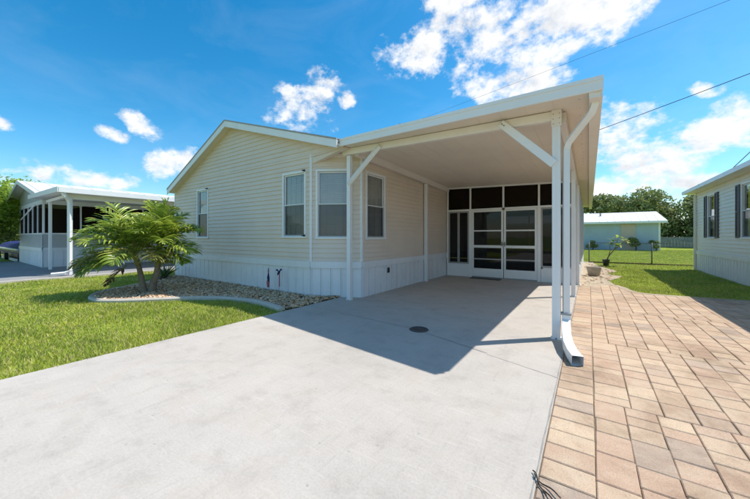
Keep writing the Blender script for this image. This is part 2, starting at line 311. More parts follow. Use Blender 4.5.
# ------------------------------------------------------------------ mesh helpers
def V(*a): return Vector(a)
class MB:
    def __init__(s): s.v = []; s.f = []
    def add(s, vs, fs):
        n = len(s.v); s.v += [tuple(p) for p in vs]; s.f += [tuple(i + n for i in f) for f in fs]; return s
    def box(s, a, b):
        x0, y0, z0 = a; x1, y1, z1 = b
        return s.add([(x0, y0, z0), (x1, y0, z0), (x1, y1, z0), (x0, y1, z0), (x0, y0, z1), (x1, y0, z1), (x1, y1, z1), (x0, y1, z1)],
                     [(0, 3, 2, 1), (4, 5, 6, 7), (0, 1, 5, 4), (1, 2, 6, 5), (2, 3, 7, 6), (3, 0, 4, 7)])
    def hexa(s, p):   # 4 bottom ccw + 4 top
        return s.add(p, [(0, 3, 2, 1), (4, 5, 6, 7), (0, 1, 5, 4), (1, 2, 6, 5), (2, 3, 7, 6), (3, 0, 4, 7)])
    def bar(s, p, q, w, h, up=(0, 0, 1)):
        p, q = Vector(p), Vector(q); d = (q - p).normalized(); u = Vector(up); x = d.cross(u)
        if x.length < 1e-3: x = d.cross(V(0, 1, 0))
        x.normalize(); u = x.cross(d).normalized(); x *= w / 2; u *= h / 2
        return s.hexa([p - x - u, p + x - u, q + x - u, q - x - u, p - x + u, p + x + u, q + x + u, q - x + u])
    def tube(s, pts, r, n=8, cap=True, sq=None):
        pts = [Vector(p) for p in pts]; rs = r if isinstance(r, (list, tuple)) else [r] * len(pts)
        base = len(s.v); prev = None
        for i, p in enumerate(pts):
            d = (pts[min(i + 1, len(pts) - 1)] - pts[max(i - 1, 0)]).normalized()
            if prev is None:
                a = d.cross(V(0, 0, 1)); a = a if a.length > 1e-2 else d.cross(V(0, 1, 0))
            else: a = prev - d * prev.dot(d)
            a.normalize(); prev = a; b_ = d.cross(a)
            for k in range(n):
                t = 2 * PI * (k + (0.5 if sq else 0)) / n
                ca, sb = math.cos(t), math.sin(t)
                s.v.append(tuple(p + (a * ca * (sq[0] if sq else 1) + b_ * sb * (sq[1] if sq else 1)) * rs[i]))
        for i in range(len(pts) - 1):
            for k in range(n):
                a0 = base + i * n + k; a1 = base + i * n + (k + 1) % n
                s.f.append((a0, a1, a1 + n, a0 + n))
        if cap:
            s.f.append(tuple(base + k for k in range(n))[::-1]); s.f.append(tuple(base + (len(pts) - 1) * n + k for k in range(n)))
        return s
    def lathe(s, prof, c, n=20):
        base = len(s.v)
        for r, z in prof:
            for k in range(n):
                t = 2 * PI * k / n; s.v.append((c[0] + r * math.cos(t), c[1] + r * math.sin(t), c[2] + z))
        for i in range(len(prof) - 1):
            for k in range(n):
                a0 = base + i * n + k; a1 = base + i * n + (k + 1) % n; s.f.append((a0, a1, a1 + n, a0 + n))
        return s
    def prism(s, poly, z0, z1):
        n = len(poly); tris = tessellate_polygon([[Vector((x, y, 0)) for x, y in poly]])
        b = len(s.v)
        s.v += [(x, y, z1) for x, y in poly] + [(x, y, z0) for x, y in poly]
        for t in tris:
            a, c, d = [Vector((*poly[i], 0)) for i in t]
            if (c - a).cross(d - a).z < 0: t = t[::-1]
            s.f.append(tuple(b + i for i in t))
        for i in range(n):
            j = (i + 1) % n; s.f.append((b + i, b + n + i, b + n + j, b + j))
        return s
    def build(s, name, mat, parent=None, root=None, smooth=False, **props):
        off = Vector((0, 0, 0)) if root is None else Vector(root.get('_o', (0, 0, 0)))
        me = bpy.data.meshes.new(name)
        vs = [(x - off.x, y - off.y, z - off.z) for x, y, z in s.v]
        me.from_pydata(vs, [], s.f); me.update()
        if smooth:
            me.polygons.foreach_set('use_smooth', [True] * len(me.polygons))
        me.materials.append(MAT[mat] if isinstance(mat, str) else mat)
        o = bpy.data.objects.new(name, me); COL.objects.link(o)
        if parent is not None: o.parent = parent
        if root is not None and (parent is None): o.location = off
        for k, v in props.items(): o[k] = v
        return o
OFF = {}
def thing(name, label, cat, loc=(0, 0, 0), group=None):
    e = bpy.data.objects.new(name, None); COL.objects.link(e); e.location = loc; e.empty_display_size = 0.2
    e['label'] = label; e['category'] = cat
    if group: e['group'] = group
    OFF[e.name] = Vector(loc); return e
def part(name, mb, mat, parent, smooth=False, **props):
    off = OFF[parent.name]
    mb.v = [(x - off.x, y - off.y, z - off.z) for x, y, z in mb.v]
    o = mb.build(name, mat, parent, None, smooth, **props)
    OFF[o.name] = off; return o
def fix_normals(o):
    bm = bmesh.new(); bm.from_mesh(o.data); bmesh.ops.recalc_face_normals(bm, faces=bm.faces); bm.to_mesh(o.data); bm.free()
def struct(name, mb, mat, parent=None):
    return mb.build(name, mat, parent, kind='structure')
def tagthing(o, label, cat, group=None):
    o['label'] = label; o['category'] = cat
    if group: o['group'] = group
    return o
def bevel(o, w, seg=2):
    m = o.modifiers.new('bevel', 'BEVEL'); m.width = w; m.segments = seg; m.limit_method = 'ANGLE'; return o

# ------------------------------------------------------------------ GROUND
g = MB(); n = 24; sz = 700.0
g.add([(-sz, -sz, -0.035), (sz, -sz, -0.035), (sz, sz, -0.035), (-sz, sz, -0.035)], [(0, 1, 2, 3)])
struct('ground', g, 'lawn_base')
# our driveway, poured slab
drive = struct('driveway', MB().prism([(-4.24, -7.5), (-0.22, -7.5), (-0.22, 18.9), (-3.86, 18.9), (-3.86, 5.15), (-4.24, 4.95)], -0.2, 0.0), 'concrete')
def ribbon(pts, w, z):
    mb = MB(); L = []
    for i, p in enumerate(pts):
        a = Vector(pts[max(0, i - 1)]); b = Vector(pts[min(len(pts) - 1, i + 1)]); d = (b - a).normalized(); nn = Vector((-d.y, d.x))
        ww = w * random.uniform(0.6, 1.3); L.append((p[0] + nn.x * ww / 2, p[1] + nn.y * ww / 2, z)); L.append((p[0] - nn.x * ww / 2, p[1] - nn.y * ww / 2, z))
    mb.add(L, [(2 * i, 2 * i + 1, 2 * i + 3, 2 * i + 2) for i in range(len(pts) - 1)]); return mb
def wob(p, q, n, a):
    return [(p[0] + (q[0] - p[0]) * i / n + random.uniform(-a, a), p[1] + (q[1] - p[1]) * i / n + random.uniform(-a, a)) for i in range(n + 1)]
for pts, w in ((wob((-4.1, 3.95), (-1.9, 3.76), 14, 0.012) + wob((-1.85, 3.74), (-0.9, 3.42), 8, 0.01), 0.008),
               (wob((-0.9, 3.40), (-0.23, 3.18), 10, 0.01), 0.005),
               (wob((-0.228, -3), (-0.228, 9.3), 90, 0.0025), 0.008), ([(-4.2, 6.9), (-0.25, 6.9)], 0.012), ([(-4.2, -0.2), (-0.25, -0.2)], 0.012)):
    c = ribbon(pts, w, 0.004).build('crack', 'sealant', drive)
cov = MB().lathe([(0.001, 0.004), (0.095, 0.004), (0.105, 0.012), (0.12, 0.012), (0.13, 0.004), (0.13, 0.001)], (-1.89, 3.78, 0), 24).build('cleanout_cover', 'iron', None)
fix_normals(cov)
tagthing(cov, 'small round dark iron cleanout cover set in the shaded driveway', 'drain cover')

# neighbour's driveway on the left, street behind the camera
struct('neighbour_driveway', MB().prism([(-24.5, -7.5), (-13.35, -7.5), (-13.35, 18), (-18.5, 18), (-18.5, 2.7), (-24.5, 2.7)], -0.2, -0.005), 'concrete_dark')
struct('driveway_edging', MB().box((-13.35, -7.5, -0.2), (-13.15, 18, 0.03)), 'concrete')
struct('street', MB().box((-80, -14.5, -0.25), (60, -7.5, -0.012)), 'asphalt')

# ------------------------------------------------------------------ PAVER TERRACE
edge_pts = [(-0.22, 9.35), (0.15, 9.9), (0.45, 10.25), (0.62, 10.0), (0.76, 9.25), (0.95, 8.98), (1.36, 8.98), (1.9, 9.0), (2.6, 9.1), (3.38, 9.15)]
PV = [(-0.22, -7.4), (3.38, -7.4)] + edge_pts[::-1]
paved = struct('paver_terrace', MB().prism(PV, -0.2, -0.010), 'joint_sand')
def inside(poly, x, y):
    r = False; j = len(poly) - 1
    for i in range(len(poly)):
        xi, yi = poly[i]; xj, yj = poly[j]
        if (yi > y) != (yj > y) and x < (xj - xi) * (y - yi) / (yj - yi) + xi: r = not r
        j = i
    return r
def paver_verts(w, l, h=0.05, c=0.005):
    a, b = w / 2, l / 2
    return ([(-a, -b, -h), (a, -b, -h), (a, b, -h), (-a, b, -h), (-a, -b, -c), (a, -b, -c), (a, b, -c), (-a, b, -c),
             (-a + c, -b + c, 0), (a - c, -b + c, 0), (a - c, b - c, 0), (-a + c, b - c, 0)],
            [(0, 1, 5, 4), (1, 2, 6, 5), (2, 3, 7, 6), (3, 0, 4, 7), (4, 5, 9, 8), (5, 6, 10, 9), (6, 7, 11, 10), (7, 4, 8, 11), (8, 9, 10, 11)])
pavers = []
y = 0.3 - 7.6
while y < 9.9:
    pavers.append((-0.095, y + 0.083, 0.25, 0.166)); y += 0.166
secs = [(-7.4, -1.8, 0.0), (-1.8, 2.92, 0.0), (2.92, 4.55, 0.045), (4.55, 6.6, -0.02), (6.6, 10.4, 0.03)]
for (ya, yb, dx) in secs:
    x = 0.03; first = True
    while x < 3.36:
        w = 0.178 + (dx if first else 0) + random.uniform(-.004, .004); first = False; y = ya; last = 0
        while y < yb - 1e-3:
            l = random.choice([0.27, 0.235, 0.18, 0.18, 0.18, 0.13, 0.13])
            if l == last == 0.13: l = 0.235
            if yb - y - l < 0.09: l = yb - y
            if l > 0.30: l = (yb - y) / 2
            pavers.append((x + w / 2, y + l / 2, w, l)); y += l; last = l
        x += w
th = math.atan(214 / 310)
Rv = (math.cos(th), math.sin(th)); Fv = (-math.sin(th), math.cos(th))
pav = []
for (px, py, w, l) in pavers:
    if not inside(PV, px, py): continue
    d = px * Fv[0] + py * Fv[1]; xc = px * Rv[0] + py * Rv[1]
    seen = d > 0.9 and abs(xc) < 1.25 * d and d * 0 + 1.25 / max(d, .01) < 0.92
    pav.append((0 if seen else 1, d if seen else 99 + abs(d), px, py, w, l))
pav.sort()
pm = {}
rest = MB()
for k, (_, d, px, py, w, l) in enumerate(pav):
    jw = random.uniform(0.003, 0.008); dz = random.uniform(-0.002, 0.0015)
    if k < 296:
        key = (round(w, 2), round(l, 2))
        if key not in pm:
            vs, fs = paver_verts(w - jw, l - jw); me = bpy.data.meshes.new('paver'); me.from_pydata(vs, [], fs); me.materials.append(MAT['paver']); pm[key] = me
        o = bpy.data.objects.new('paver', pm[key]); COL.objects.link(o); o.parent = paved
        o.location = (px + random.uniform(-.0015, .0015), py, dz); o.rotation_euler = (random.uniform(-.006, .006), random.uniform(-.006, .006), random.uniform(-.008, .008))
    else:
        vs, fs = paver_verts(w - jw, l - jw); a = random.uniform(-.008, .008); tx = random.uniform(-.006, .006); ty = random.uniform(-.006, .006)
        rest.add([(vx * math.cos(a) - vy * math.sin(a) + px, vx * math.sin(a) + vy * math.cos(a) + py, vz + dz + tx * vy + ty * vx) for vx, vy, vz in vs], fs)
rest.build('paver', 'paver', paved, kind='stuff')
# edge restraint strip of mortar and sandy side yard
def band(pts, w0, w1, z0, z1):
    mb = MB(); L = []
    for i, p in enumerate(pts):
        a = Vector(pts[max(0, i - 1)]); b = Vector(pts[min(len(pts) - 1, i + 1)]); d = (b - a).normalized(); nn = Vector((-d.y, d.x))
        for o_, zz in ((w0, z0), (w0 * .8 + w1 * .2, z1), (w0 * .2 + w1 * .8, z1), (w1, z0)): L.append((p[0] + nn.x * o_, p[1] + nn.y * o_, zz))
    mb.add(L, [(4 * i + j, 4 * i + j + 1, 4 * i + j + 5, 4 * i + j + 4) for i in range(len(pts) - 1) for j in range(3)]); return mb
eo = band([(-0.2, 9.38), (0.0, 9.62), (0.2, 9.93), (0.42, 10.2), (0.56, 10.1), (0.67, 9.8), (0.74, 9.4), (0.84, 9.12), (1.0, 8.99), (1.36, 8.97), (1.9, 9.0), (2.6, 9.1), (3.38, 9.15)], -0.11, 0.12, -0.03, 0.006).build('paver_edging', 'sand', kind='structure'); fix_normals(eo)
struct('sand_strip', MB().prism([(-0.22, 9.35), (0.15, 9.9), (0.45, 10.25), (0.60, 10.02), (0.50, 10.9), (0.46, 11.3), (0.72, 12.0), (0.86, 12.7), (0.5, 13.1), (0.55, 13.6), (0.85, 14.5), (0.62, 15.5), (0.35, 16.6), (0.2, 18.0), (0.15, 19.2), (-0.22, 19.2)], -0.2, -0.012), 'sand')
sb = MB()
for i in range(260):
    yy = random.uniform(9.4, 18.8); xx = random.uniform(-0.15, 0.75)
    r = random.uniform(0.012, 0.05)
    if not inside([(-0.2, 9.4), (0.5, 10.9), (0.8, 12.5), (0.8, 14.5), (0.2, 18.5), (-0.2, 18.5)], xx, yy): continue
    vs = [(xx + r * math.cos(t) * random.uniform(.7, 1.2), yy + r * math.sin(t) * random.uniform(.7, 1.2), -0.012 + (0.3 * r if k2 == 0 else 0.7 * r)) for k2 in (0, 1) for t in (0, 1.26, 2.5, 3.77, 5.0)]
    vs = vs[:5] + [((v[0] - xx) * .6 + xx, (v[1] - yy) * .6 + yy, v[2]) for v in vs[5:]]
    sb.add(vs, [(k2, (k2 + 1) % 5, (k2 + 1) % 5 + 5, k2 + 5) for k2 in range(5)] + [(5, 6, 7, 8, 9)])
sb.build('scattered_rubble', 'stone', kind='stuff', label='loose shells and rubble scattered on the sandy strip beside the screen room')

# ------------------------------------------------------------------ WALL / WINDOW HELPERS
class Wall:
    def __init__(s, p, d, n): s.p = Vector((*p, 0)); s.d = Vector((*d, 0)).normalized(); s.n = Vector((*n, 0)).normalized()
    def P(s, a, z, o=0.0): q = s.p + s.d * a + s.n * o; return (q.x, q.y, z)
    def box(s, mb, a0, a1, z0, z1, o0, o1):
        pts = [s.P(a0, z0, o0), s.P(a1, z0, o0), s.P(a1, z0, o1), s.P(a0, z0, o1), s.P(a0, z1, o0), s.P(a1, z1, o0), s.P(a1, z1, o1), s.P(a0, z1, o1)]
        if (Vector(pts[1]) - Vector(pts[0])).cross(Vector(pts[3]) - Vector(pts[0])).z < 0:
            pts = [pts[1], pts[0], pts[3], pts[2], pts[5], pts[4], pts[7], pts[6]]
        return mb.hexa(pts)
def free(a, b, z, opens):
    iv = [(a, b)]
    for (o0, o1, q0, q1) in opens:
        if q0 - 1e-6 <= z <= q1 + 1e-6:
            nv = []
            for (u, v) in iv:
                if o1 <= u or o0 >= v: nv.append((u, v)); continue
                if o0 > u: nv.append((u, o0))
                if o1 < v: nv.append((o1, v))
            iv = nv
    return iv
def siding_wall(house, w, z0, rng_fn, ztop, opens, expo=0.1, mat='siding_cream', lip=0.019, thick=0.1):
    """rng_fn(z)->(a,b) extent of wall at height z"""
    back = MB(); zs = sorted(set([z0, ztop] + [q for o in opens for q in o[2:]] + list(np.linspace(z0, ztop, 12))))
    for i in range(len(zs) - 1):
        za, zb = zs[i], zs[i + 1]
        if zb - za < 1e-4: continue
        for (u, v) in free(*rng_fn((za + zb) / 2), (za + zb) / 2, opens):
            A0, B0 = rng_fn(za); A1, B1 = rng_fn(zb); m = rng_fn((za + zb) / 2)
            u0 = A0 if abs(u - m[0]) < 1e-6 else u; u1 = A1 if abs(u - m[0]) < 1e-6 else u
            v0 = B0 if abs(v - m[1]) < 1e-6 else v; v1 = B1 if abs(v - m[1]) < 1e-6 else v
            if v1 - u1 < 0 and v0 - u0 < 0.01: continue
            p = [w.P(u0, za, 0), w.P(v0, za, 0), w.P(v0, za, -thick), w.P(u0, za, -thick), w.P(u1, zb, 0), w.P(v1, zb, 0), w.P(v1, zb, -thick), w.P(u1, zb, -thick)]
            back.hexa(p)
    wo = part('wall', back, mat, house); fix_normals(wo)
    z = z0
    while z < ztop - 0.01:
        z1 = min(z + expo, ztop); bz = sorted(set([z, z1] + [q for o in opens for q in o[2:] if z < q < z1]))
        groups = {}; joined = False
        for i in range(len(bz) - 1):
            ff = free(*rng_fn((bz[i] + bz[i + 1]) / 2), (bz[i] + bz[i + 1]) / 2, opens)
            if len(opens) and len(ff) == 1: joined = True
        for i in range(len(bz) - 1):
            za, zb = bz[i], bz[i + 1]; mid = (za + zb) / 2
            f0 = lip * (1 - (za - z) / expo) + 0.002; f1 = lip * (1 - (zb - z) / expo) + 0.002
            A0, B0 = rng_fn(za); A1, B1 = rng_fn(zb); m = rng_fn(mid)
            if m[1] - m[0] < 0.02: continue
            for (u, v) in free(m[0], m[1], mid, opens):
                u0 = A0 if abs(u - m[0]) < 1e-6 else u; u1 = A1 if abs(u - m[0]) < 1e-6 else u
                v0 = B0 if abs(v - m[1]) < 1e-6 else v; v1 = B1 if abs(v - m[1]) < 1e-6 else v
                if v1 < u1: u1 = v1 = (u1 + v1) / 2
                key = 0 if joined else sum(1 for o_ in opens if o_[1] <= (u + v) / 2 + 1e-6 and o_[2] <= mid <= o_[3])
                mb = groups.setdefault(key, MB())
                # cut the strip wherever an opening edge falls so neighbouring bands share corners
                cuts = sorted(set([0.0, 1.0] + [(q - u) / (v - u) for o_ in opens for q in o_[:2] if u + 1e-4 < q < v - 1e-4])) if len(bz) > 2 else [0.0, 1.0]
                for c0_, c1_ in zip(cuts[:-1], cuts[1:]):
                    ua, ub = u0 + (v0 - u0) * c0_, u0 + (v0 - u0) * c1_; uc, ud = u1 + (v1 - u1) * c0_, u1 + (v1 - u1) * c1_
                    mb.add([w.P(ua, za, f0), w.P(ub, za, f0), w.P(ud, zb, f1), w.P(uc, zb, f1)] + ([w.P(ua, za, 0.001), w.P(ub, za, 0.001)] if i == 0 else []), [(0, 1, 2, 3)] + ([(4, 5, 1, 0)] if i == 0 else []))
        for mb in groups.values():
            ob = part('siding_board', mb, mat, wo)
            bm = bmesh.new(); bm.from_mesh(ob.data); bmesh.ops.remove_doubles(bm, verts=bm.verts, dist=1e-4); bm.to_mesh(ob.data); bm.free()
        z = z1
    return wo
def skirting(house, w, a, b, z0, z1, pw=0.23, mat='skirt'):
    mb = MB(); w.box(mb, a, b, z0, z1 - 0.02, -0.08, 0.0); sk = part('skirting', mb, mat, house); fix_normals(sk)
    n = max(1, round((b - a) / pw)); st = (b - a) / n
    for i in range(n):
        mb = MB(); s0 = a + i * st + 0.008; s1 = a + (i + 1) * st - 0.008
        w.box(mb, s0, s1, z0, z1 - 0.02, 0.001, 0.018)
        w.box(mb, s0, s0 + 0.02, z0, z1 - 0.02, 0.0185, 0.028)
        p = part('skirt_panel', mb, mat, sk); fix_normals(p)
    mb = MB(); w.box(mb, a, b, z1 - 0.12, z1 + 0.015, 0.029, 0.042); c = part('skirt_cap', mb, mat, sk); fix_normals(c)
    return sk
def window(house, w, a0, a1, z0, z1, muntins=(3, 2), trim=0.045, brackets=None, mat='white', blind=True, frame='white', wt=0.10, label=None):
    zm = z0 + (z1 - z0) * 0.5
    mb = MB()
    for (x0, x1, y0, y1) in ((a0 - trim, a0, z0, z1), (a1, a1 + trim, z0, z1), (a0 - trim, a1 + trim, z1, z1 + trim)):
        w.box(mb, x0, x1, y0, y1, -0.09, 0.03)
    win = part('window', mb, frame, house); fix_normals(win)
    if label: win['label'] = label
    mb = MB(); w.box(mb, a0 - trim - 0.015, a1 + trim + 0.015, z0 - trim, z0 - 0.001, -0.09, 0.045)
    q = part('sill', mb, frame, win); fix_normals(q); bevel(q, 0.006, 1)
    s = 0.028
    for (zz0, zz1, off, nm) in ((zm - 0.015, z1 - 0.001, -0.008, 'upper_sash'), (z0 + 0.001, zm + 0.018, 0.004, 'lower_sash')):
        mb = MB()
        w.box(mb, a0 + 0.001, a0 + s, zz0 + s, zz1 - s, off - 0.025, off); w.box(mb, a1 - s, a1 - 0.001, zz0 + s, zz1 - s, off - 0.025, off)
        w.box(mb, a0 + 0.001, a1 - 0.001, zz0, zz0 + s, off - 0.024, off + 0.001); w.box(mb, a0 + 0.001, a1 - 0.001, zz1 - s, zz1, off - 0.024, off + 0.001)
        q = part(nm, mb, frame, win); fix_normals(q)
        mb = MB().add([w.P(a0 + s, zz0 + s, off - 0.014), w.P(a1 - s, zz0 + s, off - 0.014), w.P(a1 - s, zz1 - s, off - 0.014), w.P(a0 + s, zz1 - s, off - 0.014)], [(0, 1, 2, 3)])
        part('pane', mb, 'glass', win)
    if muntins:
        mb = MB()
        for (zz0, zz1, off) in ((zm + 0.02, z1 - s, -0.03), (z0 + s, zm - 0.02, -0.018)):
            for i in range(1, muntins[0] + 1):
                x = a0 + (a1 - a0) * i / (muntins[0] + 1); w.box(mb, x - 0.005, x + 0.005, zz0, zz1, off - 0.006, off)
            for i in range(1, muntins[1] + 1):
                zz = zz0 + (zz1 - zz0) * i / (muntins[1] + 1); w.box(mb, a0 + s, a1 - s, zz - 0.006, zz + 0.006, off - 0.0125, off - 0.0065)
        q = part('muntin', mb, 'white', win); fix_normals(q)
    mb = MB().add([w.P(a0 + 0.01, z0 + 0.01, 0.012), w.P(a1 - 0.01, z0 + 0.01, 0.012), w.P(a1 - 0.01, zm, 0.012), w.P(a0 + 0.01, zm, 0.012)], [(0, 1, 2, 3)])
    part('insect_screen', mb, 'screen', win)
    if blind:
        mb = MB(); zz = z0 + 0.01
        while zz < z1 - 0.03:
            t = 0.0258
            mb.add([w.P(a0 + 0.004, zz, -0.046), w.P(a1 - 0.004, zz, -0.046), w.P(a1 - 0.004, zz + t, -0.058), w.P(a0 + 0.004, zz + t, -0.058)], [(0, 1, 2, 3)])
            zz += 0.026
        part('blind', mb, 'blind', win)
    mb = MB(); w.box(mb, a0 - 0.0, a1 + 0.0, z0, z1, -0.35, -0.34); q = part('unlit_room_sheet', mb, 'dark_in', win); fix_normals(q)  # dark sheet stands in for the shade of the room behind the glass
    if brackets:
        for (ba, bz) in brackets:
            mb = MB(); w.box(mb, ba - 0.02, ba + 0.02, bz - 0.02, bz + 0.02, 0.031, 0.06); w.box(mb, ba - 0.045, ba + 0.012, bz - 0.009, bz + 0.009, 0.061, 0.085)
            q = part('bracket', mb, 'black', win); fix_normals(q); bevel(q, 0.004, 1)
    return win
def trimbar(house, w, a, z0, z1, wd=0.045, mat='white', nm='corner_trim', o=0.024):
    mb = MB(); w.box(mb, a - wd / 2, a + wd / 2, z0, z1, -0.02, o); q = part(nm, mb, mat, house); fix_normals(q); return q

# ------------------------------------------------------------------ OUR HOUSE
H = thing('manufactured_house', 'cream lap-sided house with a white skirt, cut corner bay and shallow front gable', 'house', (-7.5, 11, 0))
ZS = 0.72
PEAK = (-7.75, 4.27); LE = (-11.12, 2.78); RE = (-3.9, 3.10)
def roof_z(x):
    if x < PEAK[0]: return LE[1] + (PEAK[1] - LE[1]) * (x - LE[0]) / (PEAK[0] - LE[0])
    return PEAK[1] + (RE[1] - PEAK[1]) * (x - PEAK[0]) / (RE[0] - PEAK[0])
X0, X1, XS = -11.02, -4.81, -3.88
front = Wall((X0, 4.6), (1, 0), (0, -1))
UND = 0.10
def front_rng(z):
    a = 0.0
    zl = roof_z(X0) - UND; 
    if z > zl: a = (z - zl) / ((PEAK[1] - LE[1]) / (PEAK[0] - LE[0]))
    b = X1 - X0 if z < 2.98 else XS - X0
    zr = roof_z(XS) - UND
    k = (PEAK[1] - RE[1]) / (RE[0] - PEAK[0])
    bb = XS - X0 - max(0, z - zr) / k
    return (a, min(b, bb) if z >= 2.98 else b)
winL = (1.46, 2.03, 1.25, 2.60); winR = (5.36, 6.03, 1.27, 2.63)
siding_wall(H, front, ZS, front_rng, 2.98, [winL, winR])
siding_wall(H, front, 2.98, front_rng, PEAK[1] - UND - 0.01, [])
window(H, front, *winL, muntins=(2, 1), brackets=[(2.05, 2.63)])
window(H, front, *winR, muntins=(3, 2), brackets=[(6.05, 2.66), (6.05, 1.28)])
skirting(H, front, 0, X1 - X0, -0.05, ZS)
c0 = (X1, 4.6); c1 = (XS, 5.13); cl = math.hypot(c1[0] - c0[0], c1[1] - c0[1])
cd = ((c1[0] - c0[0]) / cl, (c1[1] - c0[1]) / cl)
cham = Wall(c0, cd, (cd[1], -cd[0]))
wc = (0.15, 0.83, 1.25, 2.62)
siding_wall(H, cham, ZS, lambda z: (0, cl), 2.98, [wc])
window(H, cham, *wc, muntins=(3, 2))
skirting(H, cham, 0, cl, -0.05, ZS)
side = Wall((XS, 5.13), (0, 1), (1, 0))
ws = (0.17, 0.84, 1.24, 2.60)
siding_wall(H, side, ZS, lambda z: (0, 13.27), 2.98, [ws])
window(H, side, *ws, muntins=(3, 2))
skirting(H, side, 0, 4.62, -0.05, ZS)
back = Wall((XS, 18.4), (-1, 0), (0, 1)); left = Wall((X0, 18.4), (0, -1), (-1, 0))
siding_wall(H, left, ZS, lambda z: (0, 13.8), 2.7, [], expo=0.2)
skirting(H, left, 0, 13.8, -0.05, ZS, pw=0.6)
def back_rng(z):
    zl = roof_z(X0) - UND; zr = roof_z(XS) - UND
    b = XS - X0 - (max(0, (z - zl)) / ((PEAK[1] - LE[1]) / (PEAK[0] - LE[0])))
    a = max(0, z - zr) / ((PEAK[1] - RE[1]) / (RE[0] - PEAK[0])); return (a, b)
siding_wall(H, back, 0.0, back_rng, PEAK[1] - UND - 0.02, [], expo=0.3)
trimbar(H, front, -0.02, ZS, 2.68); trimbar(H, cham, 0.0, 0.63, 2.98, 0.05); trimbar(H, side, 0.0, 0.63, 2.98, 0.05)
# band under the chamfered eave
mb = MB(); mb.prism([(X1, 4.6), (XS, 4.6), (XS, 5.13)], 2.985, 3.0); q = part('soffit', mb, 'soffit', H); fix_normals(q)
mb = MB(); cham.box(mb, 0.03, cl - 0.03, 2.90, 2.98, 0.014, 0.03); q = part('frieze', mb, 'almond', H); fix_normals(q)
# roof
YF, YB = 4.38, 18.6
mb = MB()
t = 0.07
for (xa, xb) in ((LE[0], PEAK[0]), (PEAK[0], RE[0])):
    za, zb = roof_z(xa + (1e-5 if xa == PEAK[0] else 0)), roof_z(xb)
    mb.hexa([(xa, YF + .025, za - t), (xb, YF + .025, zb - t), (xb, YB, zb - t), (xa, YB, za - t), (xa, YF + .025, za), (xb, YF + .025, zb), (xb, YB, zb), (xa, YB, za)])
roof = part('roof', mb, 'shingle', H); fix_normals(roof)
for (xa, xb) in ((LE[0], PEAK[0] - .001), (PEAK[0] + .001, RE[0])):
    za, zb = roof_z(xa), roof_z(xb)
    mb = MB().hexa([(xa, YF, za - .17), (xb, YF, zb - .17), (xb, YF + .02, zb - .17), (xa, YF + .02, za - .17), (xa, YF, za - .02), (xb, YF, zb - .02), (xb, YF + .02, zb - .02), (xa, YF + .02, za - .02)])
    q = part('fascia', mb, 'white', H); fix_normals(q)
    mb = MB().hexa([(xa, YF - .012, za - .018), (xb, YF - .012, zb - .018), (xb, YF + .06, zb - .018), (xa, YF + .06, za - .018), (xa, YF - .012, za + .012), (xb, YF - .012, zb + .012), (xb, YF + .06, zb + .012), (xa, YF + .06, za + .012)])
    q = part('drip_edge', mb, 'grey_frame', roof); fix_normals(q)
    mb = MB().hexa([(xa, YF + .021, za - .115), (xb, YF + .021, zb - .115), (xb, 4.6, zb - .115), (xa, 4.6, za - .115), (xa, YF + .021, za - .08), (xb, YF + .021, zb - .08), (xb, 4.6, zb - .08), (xa, 4.6, za - .08)])
    q = part('rake_soffit', mb, 'soffit', H); fix_normals(q)
# outlet and hose bib on the side skirt
mb = MB(); side.box(mb, 0.95, 1.03, 0.42, 0.54, 0.0215, 0.05); q = part('outlet_box', mb, 'black', H); fix_normals(q); bevel(q, 0.006, 1)
mb = MB(); mb.tube([side.P(0.79 + 0.085 * math.cos(t), 0.48 + 0.085 * math.sin(t), 0.028) for t in np.linspace(0.6, 2 * PI - 0.6, 16)], 0.006, 6); part('hose_ring', mb, 'white', H, True)

# ------------------------------------------------------------------ CARPORT
C = thing('carport', 'white flat-roofed attached carport with post, diagonal braces and downspout', 'carport', (-2, 7, 0))
def uz(x, y):   # underside of roof
    u = (x + 3.95) / 4.05; v = min(1, max(0, (y - 4.4) / 5.35))
    l = 3.02 - 0.16 * v; r = 2.78 - 0.045 * v
    return l + (r - l) * u
FLX, FRX = -3.97, 0.10
def fy(x): return 3.86 + (4.47 - 3.86) * (0.10 - x) / 4.05
TH = 0.07
mb = MB(); ys = [None, 6.0, 8.0, 9.75, 14.0, 18.7]; xs = list(np.linspace(FLX, FRX, 9))
grid = []
for yy in ys:
    for xx in xs:
        y_ = fy(xx) + .03 if yy is None else yy
        grid.append((xx, y_, uz(xx, y_)))
nx = len(xs)
N0 = len(grid)
mb.v = grid + [(x, y, z + TH) for x, y, z in grid]
for j in range(len(ys) - 1):
    for i in range(nx - 1):
        a = j * nx + i; mb.f.append((a, a + nx, a + nx + 1, a + 1)); mb.f.append((a + N0, a + 1 + N0, a + nx + 1 + N0, a + nx + N0))
for i in range(nx - 1): mb.f.append((i, i + 1, i + 1 + N0, i + N0)); a = (len(ys) - 1) * nx + i; mb.f.append((a + 1, a, a + N0, a + 1 + N0))
for j in range(len(ys) - 1):
    a = j * nx; mb.f.append((a + nx, a, a + N0, a + nx + N0)); a = j * nx + nx - 1; mb.f.append((a, a + nx, a + nx + N0, a + N0))
croof = part('roof', mb, 'soffit', C); fix_normals(croof)
# thin raised seams of the roof pans, on the underside
for x in np.linspace(FLX + 0.3, FRX - 0.45, 12):
    mb = MB(); pts = [(x, yy, uz(x, yy) - 0.0025) for yy in (fy(x) + .08, 6, 8, 9.7)]
    for a, b in zip(pts[:-1], pts[1:]): mb.bar(a, b, 0.008, 0.003)
    part('pan_seam', mb, 'soffit', croof)
